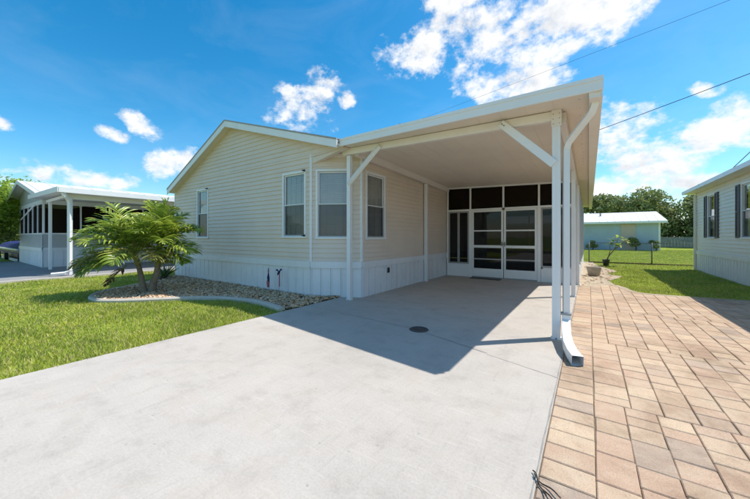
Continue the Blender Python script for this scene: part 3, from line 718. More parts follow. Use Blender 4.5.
# front fascia
def fz(x): return uz(x, 4.4)
mb = MB(); xa, xb = FLX, FRX + 0.02
def strip(xa, xb, y0, y1, za, zb):
    return MB().hexa([(xa, fy(xa) + y0, fz(xa) + za), (xb, fy(xb) + y0, fz(xb) + za), (xb, fy(xb) + y1, fz(xb) + za), (xa, fy(xa) + y1, fz(xa) + za),
                      (xa, fy(xa) + y0, fz(xa) + zb), (xb, fy(xb) + y0, fz(xb) + zb), (xb, fy(xb) + y1, fz(xb) + zb), (xa, fy(xa) + y1, fz(xa) + zb)])
q = part('fascia', strip(xa, xb, 0, 0.03, -0.045, 0.09), 'white', C); fix_normals(q); bevel(q, 0.004, 1)
q = part('fascia_lip', strip(xa, xb, -0.012, 0.0, 0.055, 0.095), 'white', q); fix_normals(q)
# gutter along the right edge
mb = MB(); gx0, gx1 = 0.0, 0.115
for k in range(len(ys) - 1):
    ya = (fy(0.05) + 0.031) if ys[k] is None else ys[k]; yb = ys[k + 1]
    za, zb = uz(0.1, ya), uz(0.1, yb)
    for (a0, a1, b0, b1) in ((gx0, gx1, -.10, -.085), (gx1 - .012, gx1, -.084, .075), (gx0, gx0 + .01, -.084, -.002)):
        mb.hexa([(a0, ya, za + b0), (a1, ya, za + b0), (a1, yb, zb + b0), (a0, yb, zb + b0), (a0, ya, za + b1), (a1, ya, za + b1), (a1, yb, zb + b1), (a0, yb, zb + b1)])
q = part('gutter', mb, 'almond', C); fix_normals(q)
mb = MB().box((gx0 + .001, fy(.05) + .032, fz(.1) - .084), (gx1 - .013, fy(.05) + .045, fz(.1) - .003)); part('gutter_end', mb, 'almond', q)
# screws along underside
for k in range(14):
    yy = 4.15 + k * 0.28
    mb = MB().lathe([(0.0001, -0.004), (0.007, -0.003), (0.008, 0.002)], (-0.09, yy, uz(-0.09, yy) - 0.001), 8); part('screw', mb, 'grey_frame', croof)
# front beam
PL = (-3.93, 4.80); PR = (-0.33, 4.42)
def beam_y(x): return PL[1] + (PR[1] - PL[1]) * (x - PL[0]) / (PR[0] - PL[0])
mb = MB(); xa, xb = -4.10, -0.27
z = lambda x: uz(x, 4.5)
mb.hexa([(xa, beam_y(xa) - .05, z(xa) - .135), (xb, beam_y(xb) - .05, z(xb) - .125), (xb, beam_y(xb) + .03, z(xb) - .125), (xa, beam_y(xa) + .03, z(xa) - .135),
         (xa, beam_y(xa) - .05, z(xa) - .012), (xb, beam_y(xb) - .05, z(xb) - .012), (xb, beam_y(xb) + .03, z(xb) - .012), (xa, beam_y(xa) + .03, z(xa) - .012)])
bm_ = part('beam', mb, 'almond', C); fix_normals(bm_); bevel(bm_, 0.005, 1)
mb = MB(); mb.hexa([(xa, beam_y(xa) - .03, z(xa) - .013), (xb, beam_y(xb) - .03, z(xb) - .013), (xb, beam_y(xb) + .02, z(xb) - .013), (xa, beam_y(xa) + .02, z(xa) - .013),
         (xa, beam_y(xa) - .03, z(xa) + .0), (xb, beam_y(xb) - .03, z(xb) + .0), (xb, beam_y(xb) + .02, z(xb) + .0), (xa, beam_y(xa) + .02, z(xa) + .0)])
q = part('beam_gap_line', mb, 'grey_frame', bm_); fix_normals(q)  # grey strip puts the shade of the gap above the beam into colour
def post(x, y, ztop, w=0.085, z0=0.0, extra=None):
    mb = MB().box((x - w / 2, y - w / 2, z0), (x + w / 2, y + w / 2, ztop)); p = part('post', mb, 'white', C); bevel(p, 0.006, 2)
    for sx in (-1, 1):
        mb = MB().box((x - 0.006, y + sx * (w / 2 + .001) - .003, z0), (x + 0.006, y + sx * (w / 2 + .001) + .003, ztop)); part('post_seam', mb, 'white', p)
    for (dx, dy) in ((-1, -1), (1, 1)):
        mb = MB().box((x - w / 2 - .012, y - w / 2 - .004, z0), (x + w / 2 + .012, y + w / 2 + .004, z0 + .02))
    part('post_foot', mb, 'white', p)
    return p
post(PL[0], PL[1], uz(PL[0], 4.8) - 0.14)
post(PR[0], PR[1] - .005, uz(PR[0], 4.4) - 0.126, 0.09)
mb = MB()
mb.box((PR[0] - .05, PR[1] - .062, 2.60), (PR[0] + .055, PR[1] - .0505, 2.80)); q = part('post_bracket', mb, 'almond', C)
for dz in (.03, .09, .15):
    for dx in (-.03, .035):
        m2 = MB().tube([(PR[0] + dx, PR[1] - .0625, 2.6 + dz), (PR[0] + dx, PR[1] - .068, 2.6 + dz)], 0.006, 6); part('bolt', m2, 'grey_frame', q)
post(-0.27, 7.72, uz(-.27, 7.7) - 0.14, 0.08); post(-0.24, 9.70, uz(-.24, 9.7) - 0.14, 0.07)
post(-3.80, 8.05, 2.76, 0.08)
mb = MB().box((-0.31, 4.48, 0), (-0.23, 9.75, 0)) if False else MB()
for ya, yb in ((4.47, 7.7), (7.7, 9.8)):
    za, zb = uz(-.27, ya) - .14, uz(-.27, yb) - .14
    mb.hexa([(-.31, ya, za), (-.23, ya, za), (-.23, yb, zb), (-.31, yb, zb), (-.31, ya, za + .13), (-.23, ya, za + .13), (-.23, yb, zb + .13), (-.31, yb, zb + .13)])
q = part('side_beam', mb, 'almond', C); fix_normals(q)
mb = MB()   # ledger beam along the wall
for ya, yb in ((4.86, 7.0), (7.0, 9.72)):
    za, zb = uz(-3.8, ya), uz(-3.8, yb)
    mb.hexa([(-3.84, ya, za - .14), (-3.76, ya, za - .14), (-3.76, yb, zb - .14), (-3.84, yb, zb - .14), (-3.84, ya, za - .004), (-3.76, ya, za - .004), (-3.76, yb, zb - .004), (-3.84, yb, zb - .004)])
q = part('ledger_beam', mb, 'almond', C); fix_normals(q)
for a, b in (((-3.10, beam_y(-3.1) - .012, z(-3.1) - .07), (PL[0] + .03, PL[1] - .02, 2.30)), ((-0.98, beam_y(-.98) - .012, z(-.98) - .06), (PR[0] - .02, PR[1] - .01, 2.14))):
    a = Vector(a); b = Vector(b); a.y -= .055; b.y -= .042
    mb = MB().bar(a, b, 0.06, 0.10, (1, 0, 1)); q = part('brace', mb, 'white', C); fix_normals(q); bevel(q, 0.005, 1)
    for t_ in (0.03, 0.07):
        c_ = a.lerp(b, t_); m2 = MB().tube([(c_.x, c_.y - .028, c_.z), (c_.x, c_.y - .035, c_.z)], 0.008, 6); part('bolt', m2, 'black', q)
# downspout with elbows (corner of the gutter down beside the front post)
SQ = (1.0, 1.3)
dpt = [(0.055, 4.05, 2.73), (0.055, 4.055, 2.665), (0.03, 4.10, 2.61), (-0.04, 4.2, 2.55), (-0.13, 4.33, 2.47), (-0.2, 4.42, 2.40), (-0.228, 4.455, 2.33), (-0.23, 4.46, 2.25), (-0.23, 4.46, 0.27)]
q = part('downspout', MB().tube(dpt, 0.049, 4, True, (1.0, 1.0)), 'white', C); bevel(q, 0.006, 2)
ext = [(-0.23, 4.455, 0.31), (-0.228, 4.44, 0.22), (-0.222, 4.30, 0.155), (-0.21, 4.12, 0.115), (-0.185, 3.92, 0.085), (-0.14, 3.74, 0.058), (-0.09, 3.58, 0.05)]
q = part('downspout_extension', MB().tube(ext, [0.058, 0.060, 0.062, 0.062, 0.064, 0.066, 0.07], 4, False, (1.0, 1.0)), 'roof_white', C)
for i, t_ in enumerate(np.linspace(0.15, 0.75, 8)):
    pass
mb = MB().box((-0.29, 4.405, 0.30), (-0.175, 4.515, 0.325)); q2 = part('strap', mb, 'grey_frame', q)

# ------------------------------------------------------------------ SCREEN ROOM (rear of the carport)
R = thing('screen_room', 'enclosed room at the back of the carport with dark screens and glazed double doors', 'screened porch', (-2, 14, 0))
rw = Wall((-3.84, 9.75), (1, 0), (0, -1))
def rx(x): return x + 3.84
def rail(parent, w, a0, a1, z0, z1, o0=-0.03, o1=0.03, mat='white', nm='rail'):
    mb = MB(); w.box(mb, a0, a1, z0, z1, o0, o1); q = part(nm, mb, mat, parent); fix_normals(q); return q
XE = -0.26
L_ = rx(XE)
mb = MB(); rw.box(mb, 0, rx(-3.02), 0, 0.36, -0.05, 0.0); rw.box(mb, rx(-1.10), L_, 0, 0.36, -0.05, 0.0); q = part('kick_wall', mb, 'white', R); fix_normals(q)
q = rail(R, rw, 0, L_, 0.361, 0.40, -0.05, 0.006, nm='sill_rail') if False else None
rail(R, rw, 0, rx(-3.12), 0.361, 0.40, -0.05, 0.008, nm='sill_rail'); rail(R, rw, rx(-1.06), L_, 0.361, 0.40, -0.05, 0.008, nm='sill_rail')
# top rail follows the ceiling
def ztop(x): return uz(x, 9.75)
mb = MB(); p = []
for o in (0.03, -0.03):
    pass
def sloped(a0, a1, za0, za1, zb0, zb1, o0, o1):
    return MB().hexa([rw.P(a0, za0, o1), rw.P(a1, za1, o1), rw.P(a1, za1, o0), rw.P(a0, za0, o0), rw.P(a0, zb0, o1), rw.P(a1, zb1, o1), rw.P(a1, zb1, o0), rw.P(a0, zb0, o0)])
q = part('top_rail', sloped(0, L_, ztop(-3.84) - .05, ztop(XE) - .05, ztop(-3.84) - .002, ztop(XE) - .002, -.03, .03), 'white', R); fix_normals(q)
ZR = 2.07
rail(R, rw, 0.0, L_, ZR, ZR + 0.055, -0.03, 0.03)
for x in (-3.815, -3.07, -2.09, -1.15, XE - .02):
    mb = MB(); rw.box(mb, rx(x) - .025, rx(x) + .025, ZR + .056, min(ztop(x), ztop(x + .03)) - .052, -0.03, 0.03); q = part('mullion', mb, 'white', R); fix_normals(q)
for (xa, xb) in ((-3.79, -3.095), (-3.045, -2.115), (-2.065, -1.175), (-1.125, XE - .045)):
    q = part('transom_screen', sloped(rx(xa), rx(xb), ZR + .056, ZR + .056, ztop(xa) - .052, ztop(xb) - .052, -.008, -.002), 'screen_dark', R); fix_normals(q)
for x, wd in ((-3.815, .05), (-3.07, .09), (-1.15, .09), (XE - .02, .05)):
    mb = MB(); rw.box(mb, rx(x) - wd / 2, rx(x) + wd / 2, 0.0, ZR - .001, -0.028, 0.028); q = part('jamb', mb, 'white', R); fix_normals(q)
# vinyl side windows
def vinyl(xa, xb, z0, z1, split=True):
    fr = MB(); s = 0.045
    rw.box(fr, rx(xa), rx(xa) + s, z0, z1, -.015, .02); rw.box(fr, rx(xb) - s, rx(xb), z0, z1, -.015, .02)
    rw.box(fr, rx(xa) + s, rx(xb) - s, z0, z0 + s, -.015, .02); rw.box(fr, rx(xa) + s, rx(xb) - s, z1 - s, z1, -.015, .02)
    if split: m = rx((xa + xb) / 2); rw.box(fr, m - .035, m + .035, z0 + s, z1 - s, -.015, .024)
    q = part('side_window', fr, 'grey_frame', R); fix_normals(q)
    p_ = MB().add([rw.P(rx(xa) + .01, z0 + .01, -.005), rw.P(rx(xb) - .01, z0 + .01, -.005), rw.P(rx(xb) - .01, z1 - .01, -.005), rw.P(rx(xa) + .01, z1 - .01, -.005)], [(0, 1, 2, 3)])
    part('pane', p_, 'tinted', q)
vinyl(-3.79, -3.115, 0.405, ZR - .002); vinyl(-1.105, XE - .046, 0.405, ZR - .002, False)
def door(xa, xb, z0, hinge):
    fr = MB(); s = 0.055; z1 = ZR - .004
    rw.box(fr, rx(xa), rx(xa) + s, z0, z1, -.02, .022); rw.box(fr, rx(xb) - s, rx(xb), z0, z1, -.02, .022)
    rw.box(fr, rx(xa) + s, rx(xb) - s, z0, z0 + .25, -.02, .022); rw.box(fr, rx(xa) + s, rx(xb) - s, z1 - .05, z1, -.02, .022)
    rw.box(fr, rx(xa) + s, rx(xb) - s, .92, 1.0, -.02, .03)
    d_ = part('door', fr, 'white', R); fix_normals(d_)
    for zz in (.575, 1.44):
        m2 = MB(); rw.box(m2, rx(xa) + s, rx(xb) - s, zz - .02, zz + .02, -.015, .018); q = part('sash_bar', m2, 'grey_frame' if zz < 1 else 'white', d_); fix_normals(q)
    for (z0_, z1_) in ((z0 + .25, .555), (.595, .92), (1.0, 1.42), (1.46, z1 - .05)):
        p_ = MB().add([rw.P(rx(xa) + s, z0_, .002), rw.P(rx(xb) - s, z0_, .002), rw.P(rx(xb) - s, z1_, .002), rw.P(rx(xa) + s, z1_, .002)], [(0, 1, 2, 3)])
        part('pane', p_, 'tinted', d_)
    hx = rx(xb) - .028 if hinge < 0 else rx(xa) + .028
    m2 = MB(); rw.box(m2, hx - .012, hx + .012, .98, 1.10, .0305, .05); rw.box(m2, hx - .05, hx + .012, 1.03, 1.05, .0505, .07); q = part('handle', m2, 'steel', d_); fix_normals(q)
    m2 = MB(); rw.box(m2, rx(xa) + s, rx(xb) - s, z0 + .02, z0 + .22, .0225, .028); q = part('kick_panel', m2, 'white', d_); fix_normals(q)
door(-3.02, -2.095, 0.035, -1); door(-2.075, -1.20, 0.035, 1)
mb = MB(); rw.box(mb, rx(-3.02), rx(-1.2), 0.0, 0.03, -.05, .04); q = part('threshold', mb, 'grey_frame', R); fix_normals(q)
mb = MB(); rw.box(mb, rx(-2.12), rx(-2.05), ZR - .02, ZR + .045, .031, .045); q = part('door_latch', mb, 'maroon', R); fix_normals(q)
# long side wall (right) and rear wall with screens
def screened(w, length, n, ztopf, kick=0.42, bars=True):
    mb = MB(); w.box(mb, 0, length, 0, kick, -.06, 0); q = part('kick_wall', mb, 'white', R); fix_normals(q)
    st = length / n
    for i in range(n + 1):
        x = min(max(i * st, .03), length - .03); mb = MB(); w.box(mb, x - .03, x + .03, kick, ztopf, -.05, .01); q = part('stud', mb, 'white', R); fix_normals(q)
    for i in range(n):
        a, b = i * st + .031 + (.03 if i == 0 else 0), (i + 1) * st - .031 - (.03 if i == n - 1 else 0)
        mb = MB().add([w.P(a, kick, -.02), w.P(b, kick, -.02), w.P(b, ztopf - .05, -.02), w.P(a, ztopf - .05, -.02)], [(0, 1, 2, 3)]); part('screen', mb, 'screen_dark', R)
        mb = MB(); w.box(mb, a, b, ztopf - .05, ztopf, -.04, .0); q = part('rail', mb, 'white', R); fix_normals(q)
screened(Wall((-0.22, 9.80), (0, 1), (1, 0)), 8.6, 6, 2.60)
screened(Wall((-3.84, 18.42), (1, 0), (0, 1)), 3.58, 3, 2.62, 0.5)
# door mat before the doors
m_ = MB().box((-2.98, 9.34, 0.002), (-2.12, 9.70, 0.016)); o = m_.build('door_mat', 'black'); bevel(o, .005, 1)
tagthing(o, 'dark door mat lying on the slab before the left glazed door', 'door mat')

# ------------------------------------------------------------------ GRAVEL BED + CURB
curb = [(-10.75, 4.05), (-10.1, 3.62), (-9.65, 3.15), (-9.3, 2.62), (-8.98, 2.22), (-8.55, 1.98), (-8.15, 1.90), (-7.78, 1.96), (-7.43, 2.22), (-7.02, 2.66), (-6.6, 3.12), (-6.13, 3.42), (-5.5, 3.58), (-4.9, 3.58), (-4.33, 3.46)]
def smooth_poly(p, k=4):
    out = []
    for i in range(len(p) - 1):
        p0 = Vector(p[max(0, i - 1)]); p1 = Vector(p[i]); p2 = Vector(p[i + 1]); p3 = Vector(p[min(len(p) - 1, i + 2)])
        for j in range(k):
            t = j / k; out.append(tuple(0.5 * ((2 * p1) + (-p0 + p2) * t + (2 * p0 - 5 * p1 + 4 * p2 - p3) * t * t + (-p0 + 3 * p1 - 3 * p2 + p3) * t ** 3)))
    out.append(tuple(p[-1])); return out
cs = smooth_poly(curb)
bedpoly = cs + [(-4.27, 3.7), (-4.27, 4.93), (-4.78, 4.58), (-10.95, 4.58)]
struct('bed_soil', MB().prism(bedpoly, -0.2, -0.006), 'soil')
mb = MB(); prof = [(-.06, -.1), (-.06, .02), (-.035, .045), (.035, .045), (.06, .02), (.06, -.1)]
for i, p in enumerate(cs):
    a = Vector(cs[max(0, i - 1)]); b = Vector(cs[min(len(cs) - 1, i + 1)]); d = (b - a).normalized(); nn = Vector((-d.y, d.x))
    for (o_, zz) in prof: mb.v.append((p[0] + nn.x * o_, p[1] + nn.y * o_, zz))
k = len(prof)
for i in range(len(cs) - 1):
    for j in range(k - 1): mb.f.append((i * k + j, i * k + j + 1, (i + 1) * k + j + 1, (i + 1) * k + j))
mb.f.append(tuple(range(k))); mb.f.append(tuple((len(cs) - 1) * k + j for j in range(k))[::-1])
o = mb.build('bed_curb', 'curb'); fix_normals(o); o['kind'] = 'structure'
# rocks
ICO_V = []; bm0 = bmesh.new(); bmesh.ops.create_icosphere(bm0, subdivisions=1, radius=1.0)
ICO_V = np.array([v.co[:] for v in bm0.verts]); ICO_F = np.array([[v.index for v in f.verts] for f in bm0.faces]); bm0.free()
def np_mesh(name, verts, tris, mat, parent=None, smooth=False, **props):
    me = bpy.data.meshes.new(name); nv = len(verts); nf = len(tris); k = tris.shape[1]
    me.vertices.add(nv); me.vertices.foreach_set('co', verts.astype(np.float32).ravel())
    me.loops.add(nf * k); me.loops.foreach_set('vertex_index', tris.astype(np.int32).ravel())
    me.polygons.add(nf); me.polygons.foreach_set('loop_start', np.arange(0, nf * k, k, dtype=np.int32))
    if smooth: me.polygons.foreach_set('use_smooth', np.ones(nf, dtype=bool))
    me.update(calc_edges=True); me.materials.append(MAT[mat])
    o = bpy.data.objects.new(name, me); COL.objects.link(o)
    if parent is not None: o.parent = parent
    for a, b in props.items(): o[a] = b
    return o
P_ = []
while len(P_) < 8500:
    x, y = random.uniform(-10.9, -4.25), random.uniform(1.9, 5.0)
    if inside(bedpoly, x, y): P_.append((x, y))
P_ = np.array(P_); n = len(P_)
sc = rng.uniform(0.013, 0.040, n)[:, None, None] * rng.uniform(0.6, 1.25, (n, 1, 3)) * np.array([1, 1, .65])
jit = rng.uniform(0.8, 1.15, (n, 12, 1))
an = rng.uniform(0, 2 * PI, n); ca, sa = np.cos(an), np.sin(an)
vv = ICO_V[None] * sc * jit
vx = vv[..., 0] * ca[:, None] - vv[..., 1] * sa[:, None]; vy = vv[..., 0] * sa[:, None] + vv[..., 1] * ca[:, None]
vv = np.stack([vx + P_[:, 0, None], vy + P_[:, 1, None], vv[..., 2] + rng.uniform(0.0, 0.035, n)[:, None]], -1)
np_mesh('river_rocks', vv.reshape(-1, 3), (ICO_F[None] + (np.arange(n) * 12)[:, None, None]).reshape(-1, 3), 'stone', kind='stuff', smooth=True, label='tan and brown river rocks covering the bed before the house')

# ------------------------------------------------------------------ GRASS BLADES
def pip(poly, X, Y):
    r = np.zeros(len(X), bool); j = len(poly) - 1
    for i in range(len(poly)):
        xi, yi = poly[i]; xj, yj = poly[j]
        c = ((yi > Y) != (yj > Y)) & (X < (xj - xi) * (Y - yi) / (yj - yi + 1e-12) + xi); r ^= c; j = i
    return r
def blades(name, poly, N, hmin, hmax, wd, excl=(), near=3.0, power=1.6, label=''):
    poly = [((-4.225 if p[0] == -4.25 else p[0]), p[1]) for p in poly]; xs_ = [p[0] for p in poly]; ys_ = [p[1] for p in poly]
    X = rng.uniform(min(xs_), max(xs_), N); Y = rng.uniform(min(ys_), max(ys_), N)
    k = pip(poly, X, Y)
    for e in excl: k &= ~pip(e, X, Y)
    d = np.hypot(X, Y); k &= rng.uniform(0, 1, N) < np.minimum(1, (near / d) ** power)
    # keep what lies in a generous view cone
    D = X * Fv[0] + Y * Fv[1]; XC = X * Rv[0] + Y * Rv[1]; k &= (D > 0.6) & (np.abs(XC) < 1.6 * D + 1)
    X, Y, d = X[k], Y[k], d[k]; n = len(X)
    pat = 0.75 + 0.35 * np.sin(X * 2.1 + np.sin(Y * 1.7)) * np.sin(Y * 2.6 + X)
    h = rng.uniform(hmin, hmax, n) * pat; grow = np.maximum(1, (d / near) ** (power / 2)); w = wd * rng.uniform(.7, 1.3, n) * grow
    a = rng.uniform(0, 2 * PI, n); b = rng.uniform(0, 2 * PI, n); ln = rng.uniform(0.1, 0.9, n) * h
    dx, dy = np.cos(a) * w / 2, np.sin(a) * w / 2; lx, ly = np.cos(b) * ln, np.sin(b) * ln
    z0 = np.full(n, -0.035)
    v = np.stack([np.stack([X - dx, Y - dy, z0], -1), np.stack([X + dx, Y + dy, z0], -1),
                  np.stack([X + dx * .8 + lx * .35, Y + dy * .8 + ly * .35, z0 + h * .6], -1), np.stack([X - dx * .8 + lx * .35, Y - dy * .8 + ly * .35, z0 + h * .6], -1),
                  np.stack([X + lx, Y + ly, z0 + h], -1)], 1)
    base = (np.arange(n) * 5)[:, None]
    tr = np.concatenate([base + np.array([[0, 1, 2]]), base + np.array([[0, 2, 3]]), base + np.array([[3, 2, 4]])], 0)
    return np_mesh(name, v.reshape(-1, 3), tr, 'grass', kind='stuff', label=label)
bedx = [(x, y) for x, y in cs] + [(-4.24, 3.55), (-4.24, 5.5), (-10.95, 4.6)]
blades('lawn_grass', [(-4.25, -2), (-4.25, 5), (-11.2, 5), (-11.2, 12), (-13.13, 12), (-13.13, -3)], 900000, .035, .075, .0065, [bedx, [(-11, 4.6), (-3, 4.6), (-3, 20), (-11, 20)]], 3.2, 1.3, 'short bright lawn grass between the two driveways')
sandp = [(-0.3, 9.0), (0.15, 9.9), (0.45, 10.25), (0.62, 10.0), (0.52, 10.9), (0.48, 11.3), (0.74, 12.0), (0.88, 12.7), (0.52, 13.1), (0.57, 13.6), (0.87, 14.5), (0.64, 15.5), (0.37, 16.6), (0.2, 19), (-0.3, 19)]
blades('side_lawn_grass', [(0.3, 9.02), (3.42, 9.2), (3.42, 17.2), (12, 17.2), (16, 42), (-2, 42), (-2, 19), (-.2, 18.9)], 900000, .03, .06, .012, [sandp, [(p[0], p[1]) for p in [(0.62, 10.0)] + edge_pts[4:] + [(3.4, 8.5), (.3, 8.5)]]], 9.5, 1.4, 'sunlit mown grass of the side and rear yard')

# ------------------------------------------------------------------ PALM
def frond(palm, base, az, el, length, droop, mat, nl=34, ll=0.36, lw=0.042, twist=0.0, curl=0.6):
    mb = MB(); rp = []; d = Vector((math.cos(az) * math.cos(el), math.sin(az) * math.cos(el), math.sin(el))); p = Vector(base); seg = 14; st = length / seg
    ds = []
    for i in range(seg + 1):
        rp.append(p.copy()); ds.append(d.copy()); p = p + d * st
        hd = Vector((d.x, d.y, 0)); d = (d + Vector((0, 0, -droop * st * (0.4 + 1.6 * i / seg)))).normalized()
    lf = MB()
    for k in range(nl):
        t = 0.16 + 0.84 * k / (nl - 1); f = t * seg; i = min(seg - 1, int(f)); u = f - i
        c = rp[i].lerp(rp[i + 1], u); dd = ds[i]
        s_ = dd.cross(Vector((0, 0, 1))); s_ = s_.normalized() if s_.length > .05 else Vector((math.sin(az), -math.cos(az), 0)); up = s_.cross(dd).normalized()
        L_ = ll * (math.sin(PI * min(1, (t * 0.92 + 0.12))) ** 0.6) * random.uniform(.82, 1.1) + 0.04
        for sgn in (-1, 1):
            fwd = 0.35 + 0.75 * t
            dv = (s_ * sgn + dd * fwd * random.uniform(.6, 1.4) + up * random.uniform(-0.1, 0.75)).normalized()
            q = c.copy(); pts = []; ns = 5
            for j in range(ns + 1):
                pts.append(q.copy()); q = q + dv * (L_ / ns); dv = (dv + Vector((0, 0, -curl * (j + 1) / ns * random.uniform(.45, 1.0)))).normalized()
            wn = dd.cross(dv); wd_dir = dd
            b0 = len(lf.v)
            for j, pt in enumerate(pts):
                s01 = j / ns; w_ = lw * (0.35 + 2.2 * s01 * (1 - s01)) if j < ns else 0.002
                tdir = (pts[min(j + 1, ns)] - pts[max(0, j - 1)]).normalized(); nrm = tdir.cross(wd_dir); side_ = nrm.cross(tdir).normalized()
                upn = nrm.normalized() * w_ * 0.22
                lf.v += [tuple(pt - side_ * w_ / 2), tuple(pt - upn), tuple(pt + side_ * w_ / 2)]
            for j in range(ns):
                a_ = b0 + 3 * j; lf.f += [(a_, a_ + 1, a_ + 4, a_ + 3), (a_ + 1, a_ + 2, a_ + 5, a_ + 4)]
    fo = part('frond', lf, mat, palm, True)
    rb = MB().tube(rp, [0.014 * (1 - 0.85 * i / seg) + .002 for i in range(seg + 1)], 5); part('rib', rb, 'crownshaft', fo, True)
    return fo
PB = Vector((-8.12, 2.80, 0))
Rw = Vector((Rv[0], Rv[1], 0)); Fw = Vector((Fv[0], Fv[1], 0))
PM = thing('palm_tree', 'small double-trunked palm with arching feathery fronds in the gravel bed', 'palm tree', tuple(PB))
def at(r, f, z): return PB + Rw * r + Fw * f + Vector((0, 0, z))
trs = [([at(-.05, 0, -.05), at(-.08, -.02, .18), at(-.13, 0, .38), at(-.19, 0.02, .58), at(-.26, 0.0, .84)], [.08, .062, .052, .048, .045]),
       ([at(.05, .05, -.05), at(.11, .05, .22), at(.17, .08, .45), at(.2, .08, .7), at(.22, .08, 1.05)], [.09, .07, .06, .055, .05])]
tops = []
for pts, rs in trs:
    sp = []; sr = []
    for i in range(len(pts) - 1):
        for j in range(6):
            u = j / 6; sp.append(pts[i].lerp(pts[i + 1], u)); sr.append((rs[i] + (rs[i + 1] - rs[i]) * u) * (1.06 if j % 2 else 0.97))
    sp.append(pts[-1]); sr.append(rs[-1])
    part('trunk', MB().tube(sp[:-5], sr[:-5], 12), 'trunk', PM, True)
    part('crownshaft', MB().tube(sp[-6:], [r * 1.15 for r in sr[-6:]], 10), 'crownshaft', PM, True)
    tops.append(pts[-1])
azR = math.atan2(Rv[1], Rv[0])
rs_ = random.Random(21)
def crown(top, specs, length):
    for (a, e, l, dr, mt) in specs:
        frond(PM, top + Vector((0, 0, rs_.uniform(-.08, .06))), azR + math.radians(a), math.radians(e + (7 if e > 20 else 0)), length * l, dr, mt, nl=30, curl=0.5, ll=0.43, lw=0.035)
# angle 0 = to the right of the picture, 180 = to the left, 90 = away, -90 = toward the viewer
crown(tops[0], [(180, 28, 1.0, 1.1, 'palm'), (200, 42, 1.05, 1.3, 'palm'), (160, 48, 1.0, 1.1, 'palm'), (222, 15, .9, 1.1, 'palm_yellow'), (185, 4, 1.0, .8, 'palm_yellow'), (250, 35, .9, 1.3, 'palm'), (285, 20, .8, 1.4, 'palm'), (140, 20, .9, 1.1, 'palm'),
                (120, 60, 1.0, 1.0, 'palm'), (205, 66, 1.05, 1.0, 'palm'), (330, 60, .8, 1.3, 'palm'), (60, 55, .8, 1.0, 'palm'), (170, 66, 1.1, .9, 'palm'), (270, 62, .9, 1.5, 'palm'), (212, -8, .85, .7, 'palm'), (170, 12, .95, 1.0, 'palm'), (190, 16, .95, 1.0, 'palm'), (235, 0, .8, .8, 'palm'), (185, 55, 1.0, 1.2, 'palm'), (225, 50, .9, 1.4, 'palm')], 1.27)
crown(tops[1], [(0, 30, 1.0, 1.0, 'palm'), (-18, 10, .9, 1.0, 'palm'), (22, 40, .95, 1.1, 'palm'), (-50, 25, .85, 1.3, 'palm'), (-85, 40, .85, 1.5, 'palm'), (-115, 15, .8, 1.3, 'palm_yellow'), (60, 55, .9, 1.0, 'palm'), (100, 55, .95, 1.0, 'palm'),
                (140, 60, 1.0, 1.0, 'palm'), (-150, 45, .95, 1.2, 'palm'), (-25, 66, 1.0, 1.0, 'palm'), (30, 76, 1.0, .7, 'palm'), (-100, 78, .95, 1.0, 'palm'), (175, 74, 1.0, .8, 'palm'), (-65, -5, .7, .9, 'palm_yellow'), (-15, -12, .8, .8, 'palm'), (-40, -20, .6, .6, 'palm_yellow'), (5, 50, .9, 1.4, 'palm'), (-60, 50, .9, 1.5, 'palm'), (200, 60, .9, 1.2, 'palm'), (10, 5, .8, 1.0, 'palm')], 1.06)
fr = frond(PM, at(-.42, -.05, .62), azR + math.radians(190), math.radians(-42), 0.6, 0.6, 'dead', nl=14, ll=.2); fr['label'] = 'dead brown hanging frond'

# yucca at the house corner
YB_ = Vector((-10.25, 3.98, 0)); Y_ = thing('yucca_plant', 'low spiky green yucca growing by the left corner of the cream house', 'plant', tuple(YB_))
lf = None
for k in range(46):
    a = random.uniform(0, 2 * PI); e = random.uniform(0.15, 1.35); L_ = random.uniform(.4, .68); d = Vector((math.cos(a) * math.cos(e), math.sin(a) * math.cos(e), math.sin(e)))
    s_ = d.cross(Vector((0, 0, 1))).normalized(); p = YB_ + Vector((0, 0, .05)); mb = MB()
    for j in range(5):
        t_ = j / 4; w_ = .032 * (1 - t_) ** .7 + .002; mb.v += [tuple(p - s_ * w_), tuple(p + s_ * w_)]; p = p + d * (L_ / 4); d = (d + Vector((0, 0, -.10))).normalized()
    mb.f = [(2 * j, 2 * j + 1, 2 * j + 3, 2 * j + 2) for j in range(4)]
    part('leaf', mb, 'yucca', Y_)
part('stem', MB().tube([YB_, YB_ + Vector((0, 0, .14))], [.07, .05], 8), 'trunk', Y_)

